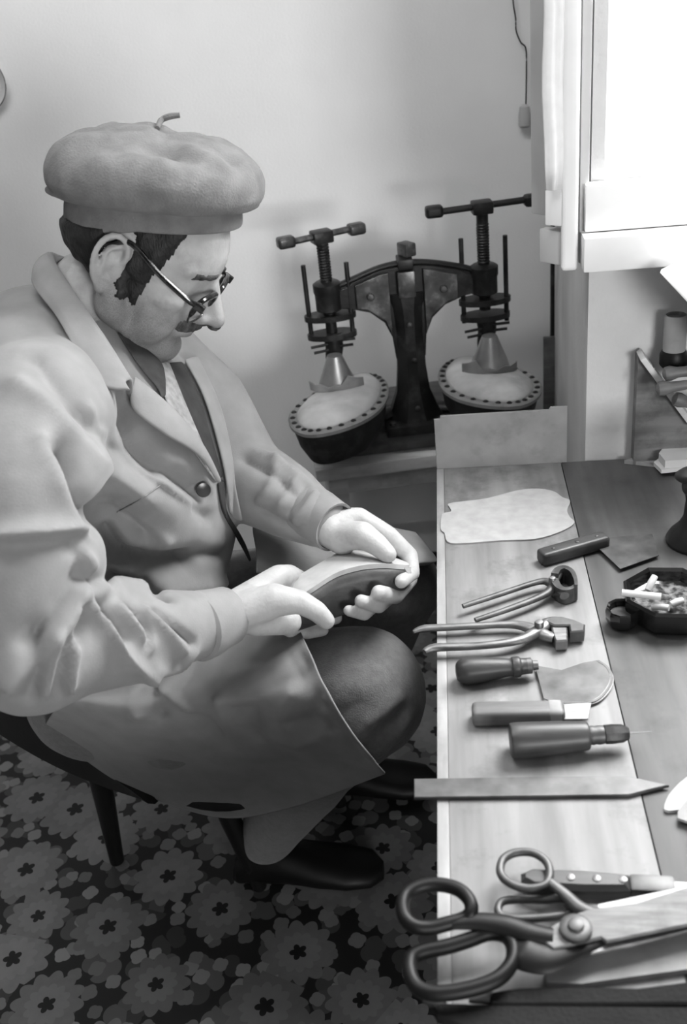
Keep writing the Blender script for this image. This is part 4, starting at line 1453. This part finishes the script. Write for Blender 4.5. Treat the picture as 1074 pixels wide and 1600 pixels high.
# ------------------------------------------------------------------ glasses
gl_ = None
def rr(w, h, n=28, p=3.2):
    out = []
    for k in range(n):
        t = 2 * pi * k / n
        c_, s_ = cos(t), sin(t)
        out.append((w * math.copysign(abs(c_) ** (2 / p), c_), h * math.copysign(abs(s_) ** (2 / p), s_)))
    return out


GM = HM @ Matrix.Translation((.107, 0, -.004)) @ Matrix.Rotation(radians(8), 4, 'Y')
fr = MB()
LG = glass('spectacle_glass', alpha=0.12)
lens = []
for s in (-1, 1):
    q = rr(.0275, .0185)
    tilt = lambda y: -.004 * (abs(y) / .065) ** 2 * 2.2
    P = [GM @ V((tilt(s * .035 + y), s * .035 + y, z - .2 * .002)) for y, z in q]
    fr.tube(P, [.0034 if z > -.004 else .0013 for y, z in q], 8, closed=True, up=HM.to_3x3() @ V((1, 0, 0)))
    lens.append(P)
fr.tube(cat([GM @ V((.0, -.009, .006)), GM @ V((.002, 0, .008)), GM @ V((.0, .009, .006))], 5), .0026, 8)
fo = fr.build('glasses', M_FRAME, man)
for s, P in zip((-1, 1), lens):
    c_ = sum(P, V((0, 0, 0))) / len(P)
    nrm = (GM.to_3x3() @ V((1, 0, 0))) * .0008
    m_ = MB()
    m_.rings([[p + nrm for p in P], [p - nrm for p in P]])
    m_.build('lens', LG, fo)
    h_ = V((-.008, s * .0640, .012))
    t_ = MB().tube(cat([GM @ h_, GM @ V((-.020, s * .0700, .012)), GM @ V((-.060, s * .0745, .018)), GM @ V((-.094, s * .0775, .028)), GM @ V((-.110, s * .0785, .026)), GM @ V((-.126, s * .076, .006))], 6), .0026, 8, flat=1.3)
    t_.build('temple', M_FRAME, fo)
    MB().box(tuple(h_ + V((.004, s * .0005, -.001))), (.012, .007, .009), GM, bevel=.0015).build('hinge', M_FRAME, fo)

# ------------------------------------------------------------------ beret
prof = [(.088, -.034), (.0950, -.036), (.0970, -.032), (.0965, -.022), (.0960, -.014), (.104, -.014), (.115, -.012), (.1220, -.003), (.1235, .009), (.1225, .018), (.117, .029), (.105, .040), (.086, .049), (.061, .056), (.032, .060), (.006, .061)]
rings = []
NB = 72
for r, z in cat([V((r, z, 0)) for r, z in prof], 3) and [(q.x, q.y) for q in cat([V((r, z, 0)) for r, z in prof], 3)]:
    ring = []
    for k in range(NB):
        a = 2 * pi * k / NB
        f = max(0, (z + .03) / .09)
        rr_ = r * (1 + .022 * f * cos(a - 2.6) + .018 * f * noise.noise(V((cos(a) * 2, sin(a) * 2, 1.3))))
        zz_ = z + f * (.008 * noise.noise(V((r * cos(a) * 22, r * sin(a) * 22, 7.1))) + .004 * noise.noise(V((r * cos(a) * 50, r * sin(a) * 50, 2.1))))
        zz_ -= .020 * exp(-(((r * cos(a) - .020) / .030) ** 2 + ((r * sin(a) + .062) / .026) ** 2)) * (z > 0)
        zz_ -= .007 * exp(-(((r * cos(a) - .075) / .05) ** 2 + ((r * sin(a) + .035 + .3 * (r * cos(a) - .075)) / .012) ** 2)) * (z > 0)
        zz_ -= .006 * exp(-(((r * cos(a) + .045) / .04) ** 2 + ((r * sin(a) + .07 - .5 * (r * cos(a) + .045)) / .014) ** 2)) * (z > 0)
        lowq = min(1.0, max(0.0, (-.010 - z) / .026))
        zz_ -= lowq * (.016 * max(0.0, -cos(a)) ** .8)
        rx = 1.02 if z > -.012 else (1.04 if cos(a) > 0 else 1.10)
        ring.append(BM @ V((rr_ * cos(a) * rx, rr_ * sin(a) * (.93 if z > -.012 else .90), zz_)))
    rings.append(ring)
be = MB().rings(rings).build('beret', M_BERET, man, angle=180)
top = BM @ V((.0, -.0, .062))
MB().tube(cat([top, D(252, 188, 1.145), D(265, 182, 1.145), D(281, 180, 1.145)], 6), lerp_list([.0030, .0034, .0036, .0030], 19), 8).build('stalk', M_BERET, be)

# ------------------------------------------------------------------ work coat: torso and sleeves in one skin
S_, F_ = V((.05, 1, 0)).normalized(), V((1, -.05, 0)).normalized()
cb_ = MB()
secs = [((-.545, 1.19, .53), .10, .11), ((-.530, 1.17, .57), .15, .15), ((-.510, 1.15, .61), .178, .174), ((-.485, 1.14, .68), .172, .175), ((-.462, 1.13, .78), .175, .160), ((-.450, 1.115, .86), .185, .140), ((-.450, 1.108, .920), .175, .112), ((-.452, 1.11, .960), .135, .085), ((-.458, 1.112, .990), .088, .066), ((-.465, 1.115, 1.015), .064, .058)]
rings = []
for c_, hw, hd in secs:
    c_ = V(c_)
    ring = []
    for k in range(40):
        a = 2 * pi * k / 40
        ca, sa = cos(a), sin(a)
        ring.append(c_ + F_ * (hd * math.copysign(abs(ca) ** .85, ca)) + S_ * (hw * math.copysign(abs(sa) ** .85, sa)))
    rings.append(ring)
cb_.rings(rings)
cb_.chain([(V((-.462, 1.04, .950)), .080), (SHN, .085), (D(42, 800, .965), .074), (ELN, .066), (D(120, 1000, .995), .058), (D(210, 993, 1.050), .050), (D(285, 978, 1.105), .041), (D(328, 970, 1.132), .036)], 20)
cb_.chain([(V((-.452, 1.18, .915)), .075), (SHF, .076), ((SHF + ELF) / 2 + V((.012, 0, .01)), .070), (ELF, .062), (D(448, 782, 1.32), .050), (D(500, 812, 1.285), .036)], 20)
cb_.ell((-.512, 1.085, .975), (.088, .165, .085))
cb_.ell((-.490, 1.030, .985), (.075, .100, .075))
coat_me = remeshed(cb_, .0045, 12, .6)


def bvh_of(me):
    return BVHTree.FromPolygons([v.co.copy() for v in me.vertices], [tuple(p.vertices) for p in me.polygons])


def hit(bvh, x, y, fallback=None):
    r = ray(x, y).normalized()
    p, n, i, d = bvh.ray_cast(CAM, r)
    return (p, n) if p is not None else (None, None)


def on_coat(bvh, pts):
    out = []
    for q in pts:
        p, n = hit(bvh, *q)
        if p is not None:
            out.append(p)
    return out


bv = bvh_of(coat_me)
folds = [
    # near sleeve, elbow creases
    ([(0, 838), (70, 832), (138, 824)], .012, .012), ([(0, 850), (70, 848), (130, 842)], -.006, .012),
    ([(132, 870), (138, 900), (110, 960), (60, 1030), (20, 1070)], .010, .012), ([(120, 860), (122, 890), (80, 960), (40, 1000)], -.006, .012),
    ([(60, 990), (55, 1040), (50, 1085)], -.010, .012), ([(85, 1000), (78, 1045), (72, 1085)], .009, .010),
    ([(105, 1005), (98, 1040), (92, 1085)], -.011, .010), ([(120, 1000), (112, 1040), (108, 1080)], .009, .008),
    ([(128, 950), (125, 980), (122, 1000)], -.010, .007), ([(140, 950), (170, 990), (200, 1030), (235, 1055)], .009, .010),
    ([(150, 945), (185, 975), (200, 995)], -.008, .010), ([(185, 952), (215, 980), (235, 1010)], .007, .008),
    ([(200, 950), (228, 985), (232, 1008)], -.008, .006), ([(225, 955), (260, 985), (285, 1015)], .006, .008),
    ([(245, 955), (280, 985), (300, 1005)], -.006, .006), ([(240, 1040), (270, 1048), (300, 1020)], .004, .010),
    # armhole and chest folds of the near front
    ([(95, 700), (115, 735), (135, 780), (150, 810)], -.026, .014), ([(70, 690), (100, 760), (120, 800)], .006, .014),
    ([(150, 795), (190, 812), (240, 842)], -.034, .022), ([(165, 845), (190, 875), (240, 888), (300, 880)], -.022, .018),
    ([(170, 800), (240, 830), (262, 850)], .006, .010), ([(200, 880), (300, 870), (370, 868)], -.008, .012),
    ([(60, 560), (120, 640), (190, 700), (250, 740)], -.007, .018), ([(30, 600), (90, 650), (150, 720), (230, 780)], .006, .018),
    ([(130, 640), (200, 710), (260, 765), (330, 810)], -.007, .012), ([(160, 915), (230, 922), (320, 915), (380, 895)], .008, .014),
    ([(130, 905), (200, 915), (260, 930)], -.012, .010),
    ([(192, 632), (215, 690), (262, 730), (318, 768)], -.016, .014), ([(140, 640), (180, 690), (240, 740), (300, 790)], .007, .012),
    # far sleeve
    ([(400, 705), (440, 725), (470, 745)], .004, .008), ([(385, 720), (430, 745), (455, 770)], -.006, .009), ([(430, 720), (425, 760), (400, 790)], .005, .010),
    ([(450, 800), (465, 780), (478, 755)], -.005, .007), ([(462, 815), (478, 795), (492, 770)], .004, .006), ([(440, 790), (450, 770), (462, 750)], .004, .007), ([(400, 790), (440, 815), (470, 830)], -.006, .010),
]
sculpt(coat_me, [(on_coat(bv, cat([V((x, y, 0)) for x, y in P], 3) and [(q.x, q.y) for q in cat([V((x, y, 0)) for x, y in P], 3)]), max(-.030, min(.016, a * 1.5)), w * .78) for P, a, w in folds if len(on_coat(bv, P)) > 1])
rough_noise(coat_me, .004, 11, 5.0)
coat = link('work_coat', coat_me, M_COAT, man, angle=180)
bv = bvh_of(coat_me)


def patch(name, A, B_, m, parent, off=.004, th=.002, nu=24, nv=8, bulge=0.0, bv_=None, lift=None):
    """cloth strip between two photo polylines, lying on the coat surface"""
    bv_ = bv_ or bv
    def res(P, n):
        Q = cat([V((x, y, 0)) for x, y in P], 8)
        L_ = [0]
        for a, b in zip(Q[:-1], Q[1:]):
            L_.append(L_[-1] + (b - a).length)
        out = []
        for i in range(n):
            s = L_[-1] * i / (n - 1)
            k = max(j for j in range(len(L_)) if L_[j] <= s + 1e-9)
            k = min(k, len(Q) - 2)
            t = (s - L_[k]) / max(L_[k + 1] - L_[k], 1e-9)
            out.append(Q[k].lerp(Q[k + 1], t))
        return out
    a, b = res(A, nu), res(B_, nu)
    vs, last = [], None
    for i in range(nu):
        for j in range(nv):
            t = j / (nv - 1)
            q = a[i].lerp(b[i], t)
            p, n = hit(bv_, q.x, q.y)
            if p is None:
                if last is None:
                    last = (bv_.find_nearest(at_depth(q.x, q.y, 1.2))[0] - CAM).dot(FW)
                p = at_depth(q.x, q.y, last)
                n = -ray(q.x, q.y).normalized()
            last = (p - CAM).dot(FW)
            o_ = off + bulge * sin(pi * t)
            if lift:
                o_ += lift(i / (nu - 1), t)
            vs.append(p - ray(q.x, q.y).normalized() * o_ * .5 + n * o_ * .5)
    G = np.array([tuple(p) for p in vs]).reshape(nu, nv, 3)
    for _ in range(4):       # relax
        H = G.copy()
        H[1:-1] += .5 * ((G[:-2] + G[2:]) / 2 - G[1:-1])
        G = H.copy()
        if nv > 2:
            H[:, 1:-1] += .4 * ((G[:, :-2] + G[:, 2:]) / 2 - G[:, 1:-1])
            G = H
    fs = [(i * nv + j, (i + 1) * nv + j, (i + 1) * nv + j + 1, i * nv + j + 1) for i in range(nu - 1) for j in range(nv - 1)]
    return sheet(name, [V(p) for p in G.reshape(-1, 3)], fs, m, parent, th)


def sheet(name, vs, fs, m, parent, th, sub=1):
    o = MB().add(vs, fs).build(name, m, parent, angle=180)
    s = o.modifiers.new('thickness', 'SOLIDIFY')
    s.thickness, s.offset = th, 0
    if sub:
        q = o.modifiers.new('round', 'SUBSURF')
        q.levels = q.render_levels = sub
    return o


def skirt(name, rows, m, parent, th=.003, nu=40, nv=30, n=8):
    """rows: lists of world points, interpolated smoothly both ways"""
    R_ = [cat(r, n) for r in rows]
    k = min(len(r) for r in R_)
    idx = [int(round(i * (k - 1) / (nu - 1))) for i in range(nu)]
    cols = []
    for i in idx:
        c_ = cat([r[i] for r in R_], n)
        cols.append([c_[int(round(j * (len(c_) - 1) / (nv - 1)))] for j in range(nv)])
    vs = [p for c_ in cols for p in c_]
    fs = [(i * nv + j, (i + 1) * nv + j, (i + 1) * nv + j + 1, i * nv + j + 1) for i in range(nu - 1) for j in range(nv - 1)]
    return sheet(name, vs, fs, m, parent, th)


# shirt, cardigan in the neck opening
patch('cardigan', [(240, 570), (262, 640), (300, 705), (334, 752)], [(262, 566), (288, 625), (318, 690), (338, 752)], M_KNIT, man, off=.004)
sh_ = patch('shirt', [(180, 520), (215, 575), (245, 610), (250, 625)], [(222, 545), (250, 568), (256, 592), (256, 620)], M_SHIRT, man, off=.006)
# collar and lapels
nf = [D(206, 596, 1.098), D(165, 530, 1.100), D(112, 452, 1.128), D(80, 394, 1.175)]          # fold line, near side
no_ = [D(204, 610, 1.080), D(150, 596, 1.072), D(92, 500, 1.095), D(55, 432, 1.165)]          # outer edge
ni = [p + V((-.012, .022, -.030)) for p in nf]                                                    # foot inside the neck
def far_(P, dy):
    return [V((p.x, 2 * 1.128 - p.y + dy, p.z - .02 * (i > 0))) for i, p in enumerate(reversed(P))][1:]
mid = [V((-.487, 1.128, 1.082)), V((-.520, 1.128, 1.062)), V((-.475, 1.128, 1.045))]
col_rows = [ni + far_(ni, -.02), nf + far_(nf, 0), [(p + q) / 2 + V((-.004, -.004, .006)) for p, q in zip(nf + far_(nf, 0), no_ + far_(no_, .01))], no_ + far_(no_, .01)]
skirt('collar', col_rows, M_COAT, coat, th=.004, nu=48, nv=16)
patch('lapel', [(204, 594), (246, 626), (287, 667), (315, 708), (336, 754)], [(201, 610), (205, 642), (254, 684), (303, 713), (332, 756)], M_COAT, coat, off=.015, th=.004, bulge=.004)
patch('facing', [(262, 568), (284, 625), (312, 690), (338, 752)], [(282, 566), (310, 620), (322, 665), (346, 745)], M_LINING, coat, off=.004, th=.003)
patch('lapel', [(282, 566), (308, 612), (326, 665), (346, 745), (352, 800)], [(305, 560), (338, 625), (356, 690), (372, 760), (384, 810)], M_COAT, coat, off=.012, th=.004, bulge=.003)
# front edges, button, seams, pocket, cuffs
patch('front_edge', [(338, 752), (346, 800), (372, 845), (390, 878)], [(348, 752), (351, 800), (380, 841), (393, 875)], M_LINING, coat, off=.005, th=.003)
p, n = hit(bv, 317, 766)
bq = (n * .3 - ray(317, 766).normalized() * .7).normalized()
bmx = Matrix.Translation(p + bq * .008) @ bq.to_track_quat('Z', 'Y').to_matrix().to_4x4()
MB().lathe([(.002, 0), (.0088, 0), (.0092, .002), (.0085, .0040), (.0062, .0034), (.001, .0030)], 20, bmx).build('button', M_BUTTON, coat)


def seam(P, off=.0012, r=.0009):
    Q = [hit(bv, q.x, q.y) for q in cat([V((x, y, 0)) for x, y in P], 8)]
    Q = [p + n * off for p, n in Q if p is not None]
    if len(Q) > 2:
        MB().tube(Q, r, 6).build('stitching', M_SEAM, coat)


seam([(182, 800), (215, 782), (255, 755)])
# cuffs
for a, b, r0, r1 in ((D(306, 980, 1.116), D(354, 962, 1.155), .0400, .0345), (D(484, 802, 1.298), D(524, 824, 1.268), .0380, .0330)):
    mt_ = frame(a, b)
    Lc = (b - a).length
    MB().lathe([(r0 * .9, -.004), (r0, 0), (r0 * .98, Lc * .3), (r1 * 1.02, Lc * .8), (r1, Lc), (r1 * .9, Lc - .001), (r1 * .88, Lc * .6), (r0 * .85, 0)], 28, mt_, axis='X').build('cuff', M_COAT, coat)

# ------------------------------------------------------------------ trousers and shoes
tb = MB()
tb.chain([(V((-.55, 1.10, .46)), .095), (HIPN.lerp(KNN, .35), .088), (HIPN.lerp(KNN, .75), .086), (KNN, .089)], 24)
tb.chain([(KNN, .086), (KNN.lerp(ANN, .3) + V((0, 0, 0)), .072), (KNN.lerp(ANN, .65), .058), (ANN, .046)], 20)
tb.chain([(V((-.55, 1.21, .46)), .115), (HIPF.lerp(KNF, .35), .105), (HIPF.lerp(KNF, .75), .090), (KNF, .078)], 24)
tb.chain([(KNF, .077), (KNF.lerp(ANF, .3), .068), (KNF.lerp(ANF, .65), .058), (ANF, .046)], 20)
tme = remeshed(tb, .005, 10, .6)
tv = bvh_of(tme)
sculpt(tme, [(on_coat(tv, P), a, w) for P, a, w in (
    ([(535, 1165), (575, 1130), (620, 1095)], .006, .010), ([(550, 1180), (590, 1150), (630, 1110)], -.006, .010), ([(560, 1195), (600, 1170), (635, 1130)], .005, .008),
    ([(520, 1120), (560, 1100)], -.004, .012))
    if len(on_coat(tv, P)) > 1])
rough_noise(tme, .003, 14, 2.0)
trous = link('trousers', tme, M_TROUS, man, angle=180)
for A_ in (ANN, ANF):
    rings = []
    for t, w, h in ((-.065, .018, .03), (-.055, .032, .062), (-.02, .036, .085), (.03, .038, .078), (.08, .044, .058), (.13, .046, .045), (.17, .038, .038), (.19, .015, .028)):
        rings.append([V((A_.x + t, A_.y + w * cos(2 * pi * k / 16), .004 + max(0, h * .5 + h * .5 * sin(2 * pi * k / 16)))) for k in range(16)])
    MB().rings(rings).build('shoe', M_BLACK, man)

# ------------------------------------------------------------------ coat skirts draped over the thighs
def Yp(x, y, yy):
    return at_y(x, y, yy)


rows = [
    [Yp(150, 1010, 1.06), Yp(240, 995, 1.07), Yp(330, 972, 1.075), Yp(400, 960, 1.08), Yp(455, 962, 1.08)],
    [Yp(130, 1050, 1.00), Yp(225, 1040, 1.01), Yp(315, 1008, 1.015), Yp(395, 986, 1.02), Yp(464, 976, 1.025)],
    [Yp(110, 1078, .945), Yp(215, 1082, .945), Yp(318, 1060, .950), Yp(405, 1040, .955), Yp(484, 1020, .945)],
    [Yp(95, 1095, .930), Yp(205, 1112, .920), Yp(318, 1108, .918), Yp(415, 1092, .905), Yp(512, 1084, .900)],
    [Yp(85, 1110, .955), Yp(198, 1150, .940), Yp(320, 1160, .940), Yp(430, 1152, .915), Yp(548, 1144, .898)],
    [Yp(75, 1125, .995), Yp(192, 1190, .980), Yp(325, 1222, .975), Yp(445, 1212, .965), Yp(580, 1184, .902)],
    [Yp(70, 1135, 1.04), Yp(188, 1222, 1.015), Yp(335, 1275, 1.005), Yp(450, 1262, .995), Yp(602, 1208, .912)]]
sk = skirt('coat_skirt', rows, M_COAT, man, nu=120, nv=120, n=30)
sk.modifiers.remove(sk.modifiers['round'])
me_ = sk.data
sv = bvh_of(me_)
sculpt(me_, [(on_coat(sv, P), a, w, (0, -1, .3)) for P, a, w in (
    ([(470, 985), (495, 1040), (530, 1105), (590, 1190)], .009, .010), ([(452, 985), (478, 1040), (512, 1110), (570, 1185)], -.007, .010),
    ([(290, 1010), (275, 1050), (240, 1095)], .008, .014), ([(270, 1010), (250, 1050), (215, 1085)], -.010, .012), ([(310, 1020), (300, 1060), (280, 1085)], -.006, .012),
    ([(365, 1108), (400, 1105), (405, 1150)], -.012, .014), ([(350, 1095), (400, 1090), (450, 1070)], .008, .014), ([(420, 1150), (460, 1165), (500, 1150)], .006, .012), ([(440, 1130), (490, 1120), (500, 1090)], -.007, .014),
    ([(250, 1110), (320, 1125), (350, 1150)], -.014, .02), ([(255, 1070), (270, 1095), (290, 1112)], .007, .006), ([(240, 1060), (235, 1090), (250, 1120)], -.010, .008), ([(215, 1060), (205, 1090), (215, 1120)], .008, .008),
    ([(330, 1035), (380, 1030), (430, 1040)], .004, .012), ([(440, 1000), (470, 1060), (520, 1140)], -.005, .006), ([(340, 1090), (345, 1120), (352, 1150)], .006, .006), ([(455, 1080), (440, 1110), (450, 1140)], .005, .008)) if len(on_coat(sv, P)) > 1])
# far flap over the far thigh to the knee
rows = [
    [D(395, 800, 1.44), D(450, 800, 1.48), D(520, 804, 1.50), D(590, 820, 1.50), D(650, 832, 1.49)],
    [D(395, 830, 1.39), D(450, 828, 1.41), D(520, 836, 1.42), D(590, 840, 1.43), D(672, 858, 1.43)],
    [D(400, 862, 1.34), D(450, 862, 1.35), D(520, 872, 1.36), D(600, 878, 1.365), D(682, 878, 1.385)],
    [D(400, 895, 1.31), D(450, 900, 1.33), D(520, 905, 1.35), D(590, 898, 1.375), D(640, 884, 1.41)]]
skirt('coat_skirt', rows, M_COAT, man)

# ------------------------------------------------------------------ the shoe in his hands (sole up)
h0, t0 = D(420, 918, 1.195), D(636, 882, 1.275)
A_ = (t0 - h0).normalized()
vw = ray(530, 890).normalized()
up_ = V((0, 0, 1))
N_ = (up_ - A_ * up_.dot(A_)).normalized()
N_ = (Matrix.Rotation(radians(-12), 3, A_) @ N_)
B_ = N_.cross(A_)            # towards his left / away from the camera
LS = (t0 - h0).length
shoe = thing('held_shoe', 'dark leather shoe with new pale sole, held upside down in both hands', 'shoe', h0)


def sp(t, w, n):
    return h0 + A_ * (LS * t) + B_ * w + N_ * n


WT = [(0, .010), (.03, .020), (.10, .026), (.25, .025), (.42, .024), (.58, .032), (.72, .038), (.84, .036), (.93, .026), (.98, .013), (1.0, .004)]
ctr = lambda t: .004 * sin(pi * t)
bend = lambda t: .016 * sin(pi * (t - .30) / .7) if t > .30 else -.018 * sin(pi * (.30 - t) / .6)
top = [sp(t, w + ctr(t), bend(t)) for t, w in WT]
bot = [sp(t, -w + ctr(t), bend(t)) for t, w in WT]
outl = cat(top, 4) + cat(bot[::-1], 4)
mb = MB()
T0, B0 = cat(top, 4), cat(bot, 4)
rings = []
for p, q in zip(T0, B0):
    rings.append([p + N_ * .003, p - N_ * .003, q - N_ * .003, q + N_ * .003])
MB().rings(rings).build('sole', M_LEATHERW, shoe, angle=50)
HT = [.026, .044, .050, .054, .056, .054, .048, .041, .034, .027, .016]
rings = []
for (t, w), h in zip([(WT[i][0], WT[i][1]) for i in range(len(WT))], HT):
    ring = []
    for k in range(18):
        a = pi * k / 17
        ww = (w + .003) * cos(a)
        bul = 1.0 + .10 * sin(a * 1.0)
        ring.append(sp(t, ww * bul * (1 - .25 * sin(a) ** 3) + ctr(t), bend(t) * (1 - .5 * sin(a)) - .004 - h * sin(a) ** .85))
    rings.append(ring)
up = [cat([r[k] for r in rings], 4) for k in range(18)]
rings = [[up[k][i] for k in range(18)] for i in range(len(up[0]))]
MB().rings(rings).build('upper', M_UPPER, shoe, angle=180)
for k in range(9):      # lasting pleats at the toe
    t = .90 + .01 * k
    w = -np.interp(t, [q[0] for q in WT], [q[1] for q in WT]) - .004
    MB().tube([sp(t, w * .86, bend(t) - .001), sp(t + .003, w * 1.04, bend(t) - .006), sp(t + .004, w * 1.06, bend(t) - .016)], [.0016, .0018, .0008], 6).build('pleat', M_LEATHER, shoe)

# ------------------------------------------------------------------ chair
cc = V((-.505, 1.20, 0))
chair = thing('chair', 'black rounded-seat chair with tapered dark wooden legs under the man', 'chair', cc)
CA, CB, CC, CD = V((-.735, 1.165, 0)), V((-.315, .945, 0)), V((-.135, 1.28, 0)), V((-.555, 1.50, 0))
cm = (CA + CB + CC + CD) / 4


def seat_ring(f, z, p=4.0, n=44):
    out = []
    for k in range(n):
        a = 2 * pi * k / n
        u = math.copysign(abs(cos(a)) ** (2 / p), cos(a)) * f
        w = math.copysign(abs(sin(a)) ** (2 / p), sin(a)) * f
        q = cm + (CB - CA) / 2 * u + (CD - CA) / 2 * w
        out.append(V((q.x, q.y, z + .02 * (u < -.6) * 0)))
    return out


MB().rings([seat_ring(.80, .318), seat_ring(.93, .322), seat_ring(.99, .334), seat_ring(1.0, .348), seat_ring(.97, .362), seat_ring(.85, .368), seat_ring(.05, .360)]).build('seat', M_CHAIR, chair)
rings = []
for i in range(15):
    q = i / 14
    base = CA.lerp(CD, q) + (CA - CB).normalized() * (.02 + .06 * (1 - (2 * q - 1) ** 2))
    o_ = (CA - CB).normalized()
    hgt = .33 + .06 * sin(pi * q)
    rings.append([base + V((0, 0, .335)), base + o_ * .045 + V((0, 0, .335 + hgt * .5)), base + o_ * .10 + V((0, 0, .335 + hgt)), base + o_ * .118 + V((0, 0, .335 + hgt)), base + o_ * .063 + V((0, 0, .335 + hgt * .5)), base + o_ * .016 + V((0, 0, .33))])
MB().rings(rings).build('backrest', M_CHAIR, chair, angle=60)
rings = []
for i in range(15):          # low curved side of the shell along the near edge
    q = i / 14
    base = CA.lerp(CB, q * .72 - .04) + (CA - CD).normalized() * (.012 + .012 * sin(pi * q))
    hgt = .135 * (1 - q) ** .8 + .012
    o_ = (CA - CD).normalized()
    rings.append([base + V((0, 0, .335)), base + o_ * .012 + V((0, 0, .335 + hgt)), base + o_ * .000 + V((0, 0, .337 + hgt)), base - o_ * .014 + V((0, 0, .335))])
MB().rings(rings).build('side_shell', M_CHAIR, chair, angle=60)
for f, t in ((at_z(183, 1345, 0), V((-.600, 1.16, .325))), (at_z(406, 1385, 0), V((-.415, 1.125, .325))), (V((-.62, 1.46, 0)), V((-.57, 1.40, .325))), (V((-.25, 1.33, 0)), V((-.28, 1.26, .325)))):
    MB().tube([f, f.lerp(t, .5), t], [.0125, .017, .021], 14).build('leg', M_CHAIRLEG, chair)
